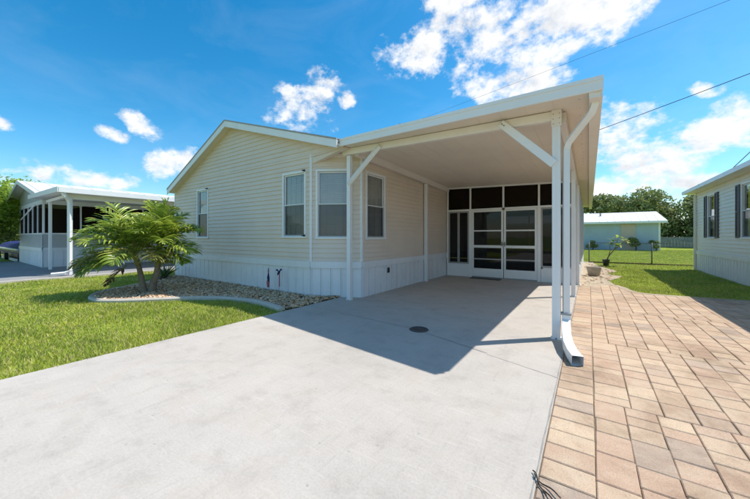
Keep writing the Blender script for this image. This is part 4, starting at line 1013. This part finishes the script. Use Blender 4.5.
# garden stakes before the skirt
def stake_flag(x, y, h, rolled):
    t_ = thing('garden_flag' if rolled else 'garden_ornament', 'small furled flag with red and navy folds on a stick against the white skirt' if rolled else 'tiny dark bird ornament with red trim on a stick against the white skirt', 'garden flag' if rolled else 'garden ornament', (x, y, 0))
    part('stick', MB().tube([(x, y, 0), (x, y, h)], .005, 6), 'wood_grey', t_)
    if rolled:
        for (dx, z0_, z1_, m_, w_) in ((0, .12, .36, 'flag_red', .055), (.012, .22, .47, 'flag_navy', .045), (-.018, .16, .42, 'flag_white', .03), (.005, .42, .55, 'flag_red', .022)):
            part('cloth_fold', MB().tube([(x + dx, y - .015, z0_), (x + dx * .6, y - .02, (z0_ + z1_) / 2), (x, y - .012, z1_)], [w_ * .45, w_ * .62, .005], 7), m_, t_, True)
    else:
        part('body', MB().tube([(x - .06, y, h - .10), (x - .02, y, h - .05), (x + .01, y, h - .01), (x + .03, y, h + .02)], [.004, .028, .024, .006], 8), 'flag_navy', t_, True)
        part('wing', MB().add([(x, y, h - .02), (x - .05, y - .06, h + .02), (x - .03, y - .02, h + .05)], [(0, 1, 2)]), 'flag_navy', t_)
        part('wing', MB().add([(x + .01, y, h - .02), (x + .05, y + .05, h + .03), (x + .02, y + .02, h + .06)], [(0, 1, 2)]), 'flag_navy', t_)
        part('ribbon', MB().box((x + .006, y - .004, .16), (x + .03, y + .002, h - .05)), 'flag_red', t_)
stake_flag(-5.95, 4.40, .56, True); stake_flag(-5.62, 4.42, .50, False)

# cable ends on the slab's edge, near the viewer
for k, (x, y, a) in enumerate(((-.245, 1.83, -1.1), (-.235, 1.79, -.9), (-.24, 1.80, -.6))):
    mb = MB(); pts = [(x + .02 * i * math.cos(a) + .004 * math.sin(i + k), y + .02 * i * math.sin(a) + .005 * math.sin(i * 1.3 + k), .012 + .006 * math.sin(i * .9 + k)) for i in range(9)]
    o = MB().tube(pts, .0035, 6).build('cable_end', 'cable'); tagthing(o, ('black cable end nearest the viewer of three lying over the slab edge', 'middle of three short black cable ends over the slab edge', 'black cable end farthest right of three on the first pavers')[k], 'cable', 'loose black cable ends by the pavers')

# ------------------------------------------------------------------ TREES AND SHRUBS
def leaf_cloud(name, lumps, N, size, mat, parent, root=None, flat=0.8):
    """lumps: (x,y,z,rx,ry,rz) ellipsoids; leaves mostly in their shells"""
    w = np.array([l[3] * l[4] * l[5] for l in lumps]) ** (2 / 3); w /= w.sum()
    idx = rng.choice(len(lumps), N, p=w); Lm = np.array(lumps)[idx]
    d = rng.normal(size=(N, 3)); d /= np.linalg.norm(d, axis=1)[:, None]
    r = rng.uniform(0.35, 1.0, N) ** 0.45; r *= 1 + 0.16 * np.sin(d[:, 0] * 7 + idx) * np.sin(d[:, 1] * 6 + 2 * idx) + rng.normal(0, .05, N)
    P = Lm[:, :3] + d * r[:, None] * Lm[:, 3:]
    s = size * rng.uniform(.6, 1.3, N)
    a = rng.normal(size=(N, 3)); a /= np.linalg.norm(a, axis=1)[:, None]
    b = np.cross(a, d + rng.normal(0, .5, (N, 3))); b /= np.linalg.norm(b, axis=1)[:, None] + 1e-9
    a *= s[:, None] / 2; b *= s[:, None] / 2 * flat
    v = np.stack([P - a, P + b * .7 - a * .1, P + a, P - b * .7 - a * .1], 1).reshape(-1, 3)
    off = OFF[parent.name]; v = v - np.array(off[:])
    o = np_mesh(name, v, (np.arange(N) * 4)[:, None] + np.array([[0, 1, 2, 3]]), mat, parent); OFF[o.name] = off; return o
def tree(x, y, h, r, N, size, label, mat='tree_leaf', group=None, low=0.25, nl=14, name='broadleaf_tree', flat=.8, cat='tree'):
    t_ = thing(name, label, cat, (x, y, 0), group)
    lumps = []
    for k in range(nl):
        a = random.uniform(0, 2 * PI); q = random.uniform(0, .72) * r; zz = random.uniform(low, .86) * h
        f = math.sqrt(max(.1, 1 - ((zz / h - .55) / .6) ** 2)); s_ = random.uniform(.22, .42) * r
        lumps.append((x + math.cos(a) * q * f, y + math.sin(a) * q * f, zz, s_, s_, s_ * random.uniform(.55, .8)))
    leaf_cloud('crown', lumps, N, size, mat, t_, flat=flat)
    tr = MB().tube([(x, y, -.1), (x + .05, y, h * .2), (x - .05, y + .1, h * .4), (x, y, h * .6)], [r * .075, r * .06, r * .045, r * .02], 8)
    for l in lumps[:7]:
        z0_ = random.uniform(.25, .45) * h; tr.tube([(x, y, z0_), (x + (l[0] - x) * .5, y + (l[1] - y) * .5, (z0_ + l[2]) / 2 + .1), (l[0], l[1], l[2])], [r * .035, r * .025, r * .008], 6)
    part('trunk', tr, 'bark', t_, True); return t_
G = 'trees behind the teal house'
tl = [(-9.0, 60, 8.4, 6.0, 'tree standing behind the teal house, seen by the carport edge'), (-2.5, 63, 9.2, 5.2, 'thin airy oak rising above the left end of the white metal roof'),
      (2.2, 58, 7.9, 4.6, 'round green oak above the middle of the teal house roof'), (7.0, 56, 8.3, 5.4, 'tall rounded oak above the right gable of the teal house'), (12.5, 55, 7.8, 5.2, 'dense oak right of the teal house, above the far fence'),
      (18.0, 56, 8.2, 5.4, 'dense broad oak just left of the right-hand house corner'), (24, 57, 8.2, 5.6, 'oak tree partly behind the corner of the right-hand house'), (30.5, 58, 9, 6, 'oak tree farthest right behind the far wooden fence')]
for i, (x, y, h_, r_, lb) in enumerate(tl):
    tree(x, y, h_, r_, 17000 if i != 1 else 6000, .40, lb, group=G, low=.05, nl=30)
tree(-25.1, 1.55, 4.1, 3.5, 18000, .17, 'bright green leafy tree at the left edge beside the neighbouring porch', 'hedge_leaf', low=.42, nl=18)
tree(-24.5, 1.9, 3.0, 1.75, 7000, .11, 'darker green shrub before the left half of the neighbouring screened porch', 'tree_leaf', low=.42, nl=12, name='shrub', cat='shrub')
tree(-40, 4, 5.2, 4.5, 9000, .3, 'far green tree low behind the blue covered boat', 'tree_leaf', low=.1, nl=14)
for (x, y, r_, h_, lb) in ((0.3, 37.6, .8, 1.0, 'low dark shrub at the left end of the teal house wall'), (3.6, 37.8, .9, 1.25, 'rounded shrub under the beige panel of the teal house'), (5.0, 37.7, .7, .95, 'small shrub by the right corner of the teal house')):
    tree(x, y, h_, r_, 1800, .12, lb, low=.3, nl=8, name='shrub', cat='shrub')

# potted plumeria by the sand strip
PP = thing('plumeria_sapling', 'leaning young plumeria with a leafy top in a dark pot beyond the sand', 'plant', (0.62, 17.1, 0))
part('pot', MB().lathe([(.001, 0), (.10, 0), (.14, .26), (.15, .28), (.12, .27), (.11, .2), (.001, .2)], (0.62, 17.1, -.02), 14), 'pot_dark', PP, True)
st = [(.62, 17.1, .15), (.72, 17.1, .42), (.9, 17.12, .68), (1.02, 17.1, .82)]
part('stem', MB().tube(st, [.03, .026, .02, .014], 7), 'trunk', PP, True)
for (a, b) in ((st[1], (.75, 17.0, .9)), (st[2], (1.25, 17.2, 1.05)), (st[2], (1.02, 17.0, 1.2))): part('stem', MB().tube([a, ((a[0] + b[0]) / 2 + .03, a[1], (a[2] + b[2]) / 2), b], [.02, .015, .01], 6), 'trunk', PP, True)
for c_ in ((.75, 17.0, .95), (1.25, 17.2, 1.1), (1.02, 17.0, 1.25), (1.05, 17.1, .9), (.85, 17.05, 1.08)):
    for k in range(9):
        a = random.uniform(0, 2 * PI); e = random.uniform(-.3, .7); d = Vector((math.cos(a) * math.cos(e), math.sin(a) * math.cos(e), math.sin(e))); s_ = d.cross(Vector((0, 0, 1))).normalized()
        p = Vector(c_); L_ = random.uniform(.2, .32); mb = MB()
        for j in range(4):
            w_ = (.012, .05, .045, .004)[j]; mb.v += [tuple(p - s_ * w_), tuple(p + s_ * w_)]; p = p + d * L_ / 3; d = (d + Vector((0, 0, -.25))).normalized()
        mb.f = [(2 * j, 2 * j + 1, 2 * j + 3, 2 * j + 2) for j in range(3)]
        part('leaf', mb, 'hedge_leaf' if random.random() < .8 else 'palm_yellow', PP)
o = MB().lathe([(.001, 0), (.15, 0), (.19, .2), (.205, .27), (.205, .30), (.18, .30), (.165, .24), (.001, .24)], (0.13, 12.35, -.012), 20).build('planter_pot', 'pot_tan', smooth=True)
tagthing(o, 'pale stone planter pot standing on the sand strip beside the screen room', 'planter')

# ------------------------------------------------------------------ CHAIN LINK FENCE (rear) and far wooden fence
FN = thing('chain_link_fence', 'low chain link fence with thin steel posts across the rear yard', 'fence', (4, 19, 0))
FY = 18.9
for x in (0.0, 2.37, 4.74, 7.1, 9.5):
    part('fence_post', MB().tube([(x, FY, -.05), (x, FY, .98)], .028, 8), 'steel', FN, True)
part('top_rail', MB().tube([(0, FY, .95), (9.5, FY, .95)], .016, 6), 'steel', FN, True)
mb = MB(); st_ = 0.11
xq = 0.0
while xq < 9.4:
    mb.bar((xq, FY + .004, .03), (min(9.5, xq + .9), FY + .004, .93), .0022, .0022); mb.bar((xq + .9 if xq + .9 < 9.5 else 9.5, FY - .004, .03), (xq, FY - .004, .93), .0022, .0022); xq += st_
part('wire_mesh', mb, 'steel', FN, kind='stuff')
part('bottom_strip', MB().box((0, FY - .02, -.04), (9.5, FY + .01, .035)), 'pole', FN)  # dark strip along the foot of the fence
WF = thing('wooden_fence', 'weathered grey board fence far behind the rear lawn', 'fence', (20, 55, 0))
x = 5.5; k = 0
while x < 36:
    hh = 1.25 + random.uniform(-.03, .03); part('fence_board', MB().box((x, 52, 0), (x + .27, 52.03, hh)), 'wood_grey', WF); x += .285; k += 1
part('rail', MB().box((5.5, 52.031, .9), (36, 52.08, 1.0)), 'wood_grey', WF)

# ------------------------------------------------------------------ TEAL HOUSE (rear)
T = thing('teal_house', 'pale teal single-storey house with a low white metal roof behind the yard', 'house', (-2, 42, 0))
TX0, TX1, TY0, TY1 = -12.0, 5.4, 38.5, 45.5
part('wall', MB().box((TX0, TY0, 0), (TX1, TY1, 2.62)), 'teal', T)
mb = MB(); e = .45; zr = 3.75; ze = 2.66
ym = (TY0 + TY1) / 2
mb.hexa([(TX0 - e, TY0 - e, ze - .0), (TX1 + e, TY0 - e, ze), (TX1 + .2, ym, zr), (TX0 - .2, ym, zr), (TX0 - e, TY0 - e, ze + .09), (TX1 + e, TY0 - e, ze + .09), (TX1 + .2, ym, zr + .09), (TX0 - .2, ym, zr + .09)])
mb.hexa([(TX0 - .2, ym, zr), (TX1 + .2, ym, zr), (TX1 + e, TY1 + e, ze), (TX0 - e, TY1 + e, ze), (TX0 - .2, ym, zr + .09), (TX1 + .2, ym, zr + .09), (TX1 + e, TY1 + e, ze + .09), (TX0 - e, TY1 + e, ze + .09)])
rf = part('roof', mb, 'roof_white', T); fix_normals(rf)
for i in range(29):
    x = TX0 - e + .3 + i * .62; part('roof_seam', MB().bar((x, TY0 - e, ze + .105), (x, ym, zr + .105), .03, .03), 'roof_white', rf)
mb = MB().add([(TX1 - .003, TY0, 2.62), (TX1 - .003, TY1, 2.62), (TX1 - .003, ym, 3.72)], [(0, 1, 2)]); part('gable', mb, 'teal', T)
part('fascia', MB().box((TX0 - e, TY0 - e - .03, ze - .12), (TX1 + e, TY0 - e - .002, ze + .07)), 'white', T)
part('door_panel', MB().box((2.55, TY0 - .05, .0), (3.65, TY0 - .002, 2.5)), 'beige', T)
part('corner_trim', MB().box((TX1 - .12, TY0 - .03, 0), (TX1 + .03, TY0 - .003, 2.61)), 'white', T)
for (xa, xb) in ((-2.4, -1.2), (-6, -4.6)):
    wq = part('window', MB().box((xa, TY0 - .05, 1.0), (xb, TY0 - .003, 2.1)), 'white', T); part('pane', MB().box((xa + .08, TY0 - .06, 1.08), (xb - .08, TY0 - .0505, 2.02)), 'dark_in', wq)
part('roof_vent', MB().tube([(1.0, 40.6, 3.2), (1.0, 40.6, 3.75)], .09, 8), 'grey_frame', rf, True)

# ------------------------------------------------------------------ RIGHT HOUSE
Q = thing('right_house', 'pale green lap-sided house on the right with dark shutters', 'house', (5.6, 10, 0))
QX = 3.42
qw = Wall((QX, 17.0), (0, -1), (-1, 0))
def qa(y): return 17.0 - y
w1 = (qa(15.45), qa(14.72), 1.24, 2.66); w2 = (qa(12.55), qa(11.75), 1.24, 2.66); w3 = (qa(8.6), qa(7.6), 1.24, 2.66)
siding_wall(Q, qw, 0.72, lambda z: (0, 13.5), 2.92, [w1, w2, w3], mat='siding_green', expo=0.11)
for w_ in (w1, w2, w3):
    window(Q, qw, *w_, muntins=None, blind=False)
    for (s0, s1) in ((w_[0] - .36, w_[0] - .06), (w_[1] + .06, w_[1] + .36)):
        mb = MB()
        qw.box(mb, s0, s0 + .04, w_[2] - .02, w_[3] + .03, .014, .045); qw.box(mb, s1 - .04, s1, w_[2] - .02, w_[3] + .03, .014, .045)
        for zz in (w_[2] - .02, (w_[2] + w_[3]) / 2 - .02, w_[3] - .02): qw.box(mb, s0 + .041, s1 - .041, zz, zz + .05, .014, .044)
        q = part('shutter', mb, 'shutter', Q); fix_normals(q)
        mb = MB(); zz = w_[2] + .035
        while zz < w_[3] - .03:
            qw.box(mb, s0 + .041, s1 - .041, zz, zz + .028, .015, .036); zz += .04
        q = part('louvre', mb, 'shutter', q); fix_normals(q)
skirting(Q, qw, 0, 13.5, -.05, .72)
trimbar(Q, qw, 0.03, .0, 2.92, .10)
mb = MB(); qw.box(mb, .11, .18, .0, 2.85, .03, .09); q = part('downspout', mb, 'almond', Q); fix_normals(q)
qb = Wall((7.8, 17.0), (-1, 0), (0, 1)); siding_wall(Q, qb, 0, lambda z: (0, 7.8 - QX), 2.92, [], expo=.3, mat='siding_green')
qf = Wall((QX, 3.5), (1, 0), (0, -1)); siding_wall(Q, qf, 0, lambda z: (0, 7.8 - QX), 2.92, [], expo=.3, mat='siding_green')
mb = MB()
for (xa, za, xb, zb) in ((3.14, 3.03, 5.6, 3.55), (5.6, 3.55, 8.1, 3.03)):
    mb.hexa([(xa, 3.3, za - .03), (xb, 3.3, zb - .03), (xb, 17.3, zb - .03), (xa, 17.3, za - .03), (xa, 3.3, za), (xb, 3.3, zb), (xb, 17.3, zb), (xa, 17.3, za)])
rf = part('roof', mb, 'roof_white', Q); fix_normals(rf)
part('soffit', MB().box((3.16, 3.32, 2.925), (3.44, 17.25, 2.94)), 'almond', Q)
mb = MB()
part('gutter', MB().box((3.07, 3.3, 2.925), (3.155, 17.3, 3.045)), 'white', Q)
part('fascia', MB().add([(3.16, 17.28, 2.93), (8.05, 17.28, 2.93), (5.6, 17.28, 3.5)], [(0, 1, 2)]), 'white', Q)

# ------------------------------------------------------------------ LEFT NEIGHBOUR
NH = thing('porch_house', 'white neighbouring house on the left with dark screened porch and metal roof', 'house', (-20, 8, 0))
NX, NY = -18.6, 2.75
nw = Wall((NX, NY), (0, 1), (1, 0)); nf = Wall((-24.1, NY), (1, 0), (0, -1))
for w_, ln, npan in ((nw, 14.0, 12), (nf, 5.5, 5)):
    skirting(NH, w_, 0, ln, -.05, .78, pw=.3)
    siding_wall(NH, w_, .78, lambda z, ln=ln: (0, ln), 1.36, [], mat='siding_grey', expo=.115)
    mb = MB(); w_.box(mb, 0, ln, 1.36, 1.42, -.06, .03); q = part('sill_rail', mb, 'white', NH); fix_normals(q)
    mb = MB(); w_.box(mb, 0, ln, 2.62, 2.80, -.06, .02); q = part('header', mb, 'white', NH); fix_normals(q)
    st_ = ln / npan
    for i in range(npan + 1):
        a = i * st_; wd_ = .10 if i in (0, npan) else .05
        mb = MB(); w_.box(mb, max(0, a - wd_ / 2), min(ln, a + wd_ / 2), 1.421, 2.619, -.05, .015); q = part('mullion', mb, 'white', NH); fix_normals(q)
    for i in range(npan):
        a, b = i * st_ + .051, (i + 1) * st_ - .051
        part('screen', MB().add([w_.P(a, 1.42, -.02), w_.P(b, 1.42, -.02), w_.P(b, 2.62, -.02), w_.P(a, 2.62, -.02)], [(0, 1, 2, 3)]), 'screen_dark', NH)
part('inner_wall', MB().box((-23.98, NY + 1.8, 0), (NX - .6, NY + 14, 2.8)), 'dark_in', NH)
q = part('side_wall', MB().box((-24.1, NY + .1, 0), (-24.02, NY + 14, 2.8)), 'siding_grey', NH)
part('porch_floor', MB().box((-24.0, NY + .1, 0.5), (NX - .1, NY + 14, .7)), 'siding_grey', NH)
# gable roof over the house, flat roof over its carport
px_, pz_, ex_, ez_ = -21.9, 3.88, -17.7, 2.98
mb = MB()
for (xa, za, xb, zb) in ((px_, pz_, ex_, ez_), (-26.2, ez_, px_, pz_)):
    mb.hexa([(xa, 2.42, za - .06), (xb, 2.42, zb - .06), (xb, 17.5, zb - .06), (xa, 17.5, za - .06), (xa, 2.42, za), (xb, 2.42, zb), (xb, 17.5, zb), (xa, 17.5, za)])
nr = part('roof', mb, 'roof_white', NH); fix_normals(nr)
for i in range(20):
    yy = 2.6 + i * .75; part('roof_seam', MB().bar((px_, yy, pz_ + .012), (ex_, yy, ez_ + .012), .025, .025), 'roof_white', nr)
for (xa, za, xb, zb) in ((px_ + .001, pz_, ex_, ez_), (-26.2, ez_, px_ - .001, pz_)):
    mb = MB().hexa([(xa, 2.39, za - .16), (xb, 2.39, zb - .16), (xb, 2.415, zb - .16), (xa, 2.415, za - .16), (xa, 2.39, za + .01), (xb, 2.39, zb + .01), (xb, 2.415, zb + .01), (xa, 2.415, za + .01)]); q = part('fascia', mb, 'white', NH); fix_normals(q)
part('gable', MB().add([(-24.1, NY, 2.80), (NX, NY, 2.80), (NX, NY, 3.15), (px_, NY, pz_ - .08), (-24.1, NY, 3.38)], [(0, 1, 2, 3, 4)]), 'siding_grey', NH)
mb = MB()
mb.hexa([(-18.7, 2.45, 2.82), (-13.75, 2.36, 2.70), (-13.75, 17.5, 2.70), (-18.7, 17.5, 2.82), (-18.7, 2.45, 2.90), (-13.75, 2.36, 2.78), (-13.75, 17.5, 2.78), (-18.7, 17.5, 2.90)])
nr = part('carport_roof', mb, 'roof_white', NH); fix_normals(nr)
for i in range(18):
    yy = 2.7 + i * .8; part('roof_seam', MB().bar((-18.6, yy, 2.91), (-13.8, yy, 2.79), .025, .02), 'roof_white', nr)
mb = MB().hexa([(-18.7, 2.34, 2.78), (-13.62, 2.32, 2.66), (-13.62, 2.345, 2.66), (-18.7, 2.365, 2.78), (-18.7, 2.34, 2.94), (-13.62, 2.32, 2.83), (-13.62, 2.345, 2.83), (-18.7, 2.365, 2.94)]); q = part('fascia', mb, 'white', NH); fix_normals(q)
part('gutter', MB().box((-13.74, 2.35, 2.66), (-13.61, 17.5, 2.82)), 'white', NH)
part('carport_beam', MB().box((-14.10, 2.6, 2.50), (-14.0, 17.4, 2.655)), 'almond', NH)
part('carport_beam', MB().box((-17.4, 2.66, 2.58), (-14.11, 2.76, 2.68)), 'white', NH)
for (x, y) in ((-14.03, 2.70), (-16.95, 2.70), (-14.03, 7.2), (-14.03, 12.0)):
    p_ = part('post', MB().box((x - .045, y - .045, 0), (x + .045, y + .045, 2.5 if x > -15 else 2.58)), 'white', NH); bevel(p_, .008, 1)
dsp = [(-13.68, 2.46, 2.66), (-13.70, 2.50, 2.56), (-13.88, 2.62, 2.46), (-13.94, 2.655, 2.36), (-13.94, 2.655, .16), (-13.95, 2.55, .08), (-14.02, 2.25, .06)]
q = part('downspout', MB().tube(dsp, .055, 4, True, (1, 1)), 'white', NH)
part('awning_arm', MB().tube([(-21.6, 2.5, 2.05), (-18.4, 2.5, 2.55)], .03, 6), 'white', NH, True)
part('plumbing_vent', MB().tube([(-19.6, 15.5, 3.3), (-19.6, 15.5, 4.3)], .03, 6), 'grey_frame', nr, True)

# covered pontoon boat beside the neighbour's house
BO = thing('covered_boat', 'low boat with a navy canvas cover and white rails at the left edge', 'boat', (-28, 3.5, 0))
q = part('hull', MB().box((-32, 2.72, .13), (-24.55, 4.6, .40)), 'maroon', BO); bevel(q, .08, 3)
part('deck', MB().box((-32, 2.76, .405), (-24.5, 4.55, .55)), 'black', BO)
part('side_rail', MB().box((-32.05, 2.64, .55), (-24.3, 2.72, .63)), 'white', BO)
part('side_rail', MB().box((-24.48, 2.721, .55), (-24.4, 4.6, .63)), 'white', BO)
part('side_rail', MB().box((-32.05, 2.60, .0), (-24.35, 2.70, .12)), 'white', BO)
mb = MB(); n_ = 8
for i in range(n_ + 1):
    yy = 2.68 + 1.9 * i / n_; zz = .64 + .36 * math.sin(PI * i / n_) ** .45
    mb.v += [(-32, yy, zz), (-24.5, yy, zz - .04)]
mb.f = [(2 * i, 2 * i + 1, 2 * i + 3, 2 * i + 2) for i in range(n_)] + [tuple(2 * i + 1 for i in range(n_ + 1)), tuple(2 * i for i in range(n_ + 1))[::-1]]
part('canvas_cover', mb, 'navy', BO)
for x in (-26.6, -29.6): part('trailer_wheel', MB().tube([(x, 2.45, .2), (x, 2.59, .2)], .2, 16), 'black', BO)

# ------------------------------------------------------------------ UTILITY POLES AND WIRES
def pole(x, y, h, lb):
    p_ = thing('utility_pole', lb, 'utility pole', (x, y, 0)); part('shaft', MB().tube([(x, y, -.1), (x, y, h)], [.15, .10], 10), 'pole', p_, True)
    part('crossarm', MB().box((x - .9, y - .05, h - .5), (x + .9, y + .05, h - .38)), 'pole', p_)
    for dx in (-.8, 0.35, .8): part('insulator', MB().lathe([(.001, 0), (.04, 0), (.05, .06), (.02, .12), (.001, .13)], (x + dx, y, h - .38), 8), 'grey_frame', p_, True)
    return p_
def wire(a, b, sag, r, lb, grp=None):
    a = Vector(a); b = Vector(b); pts = []
    for i in range(25):
        t_ = i / 24; p = a.lerp(b, t_); p.z -= sag * 4 * t_ * (1 - t_); pts.append(p)
    o = MB().tube(pts, r, 5).build('overhead_wire', 'cable', smooth=True); tagthing(o, lb, 'wire', grp)
wire((8.14, 12.91, 7.04), (-4.92, 17.26, 4.81), .12, .012, 'dark service wire rising from behind the carport roof to the upper right')
wire((8.7, 15.75, 10.08), (-15.05, 26.06, 11.9), .05, .007, 'faint thin wire crossing the big cloud above the carport')
wire((3.249, 12.57, 3.142), (8.7, 15.78, 10.0), .15, .010, 'dark wire running up from the eave of the right-hand house')
pole(8.14, 12.95, 7.2, 'wooden utility pole behind the right-hand house'); pole(-15.05, 26.06, 12.2, 'tall wooden utility pole behind the cream house roof'); pole(8.7, 15.8, 10.2, 'taller wooden utility pole behind the right-hand house')
part('service_mast', MB().tube([(-4.92, 17.26, 3.3), (-4.92, 17.26, 4.9)], .035, 8), 'grey_frame', H, True)
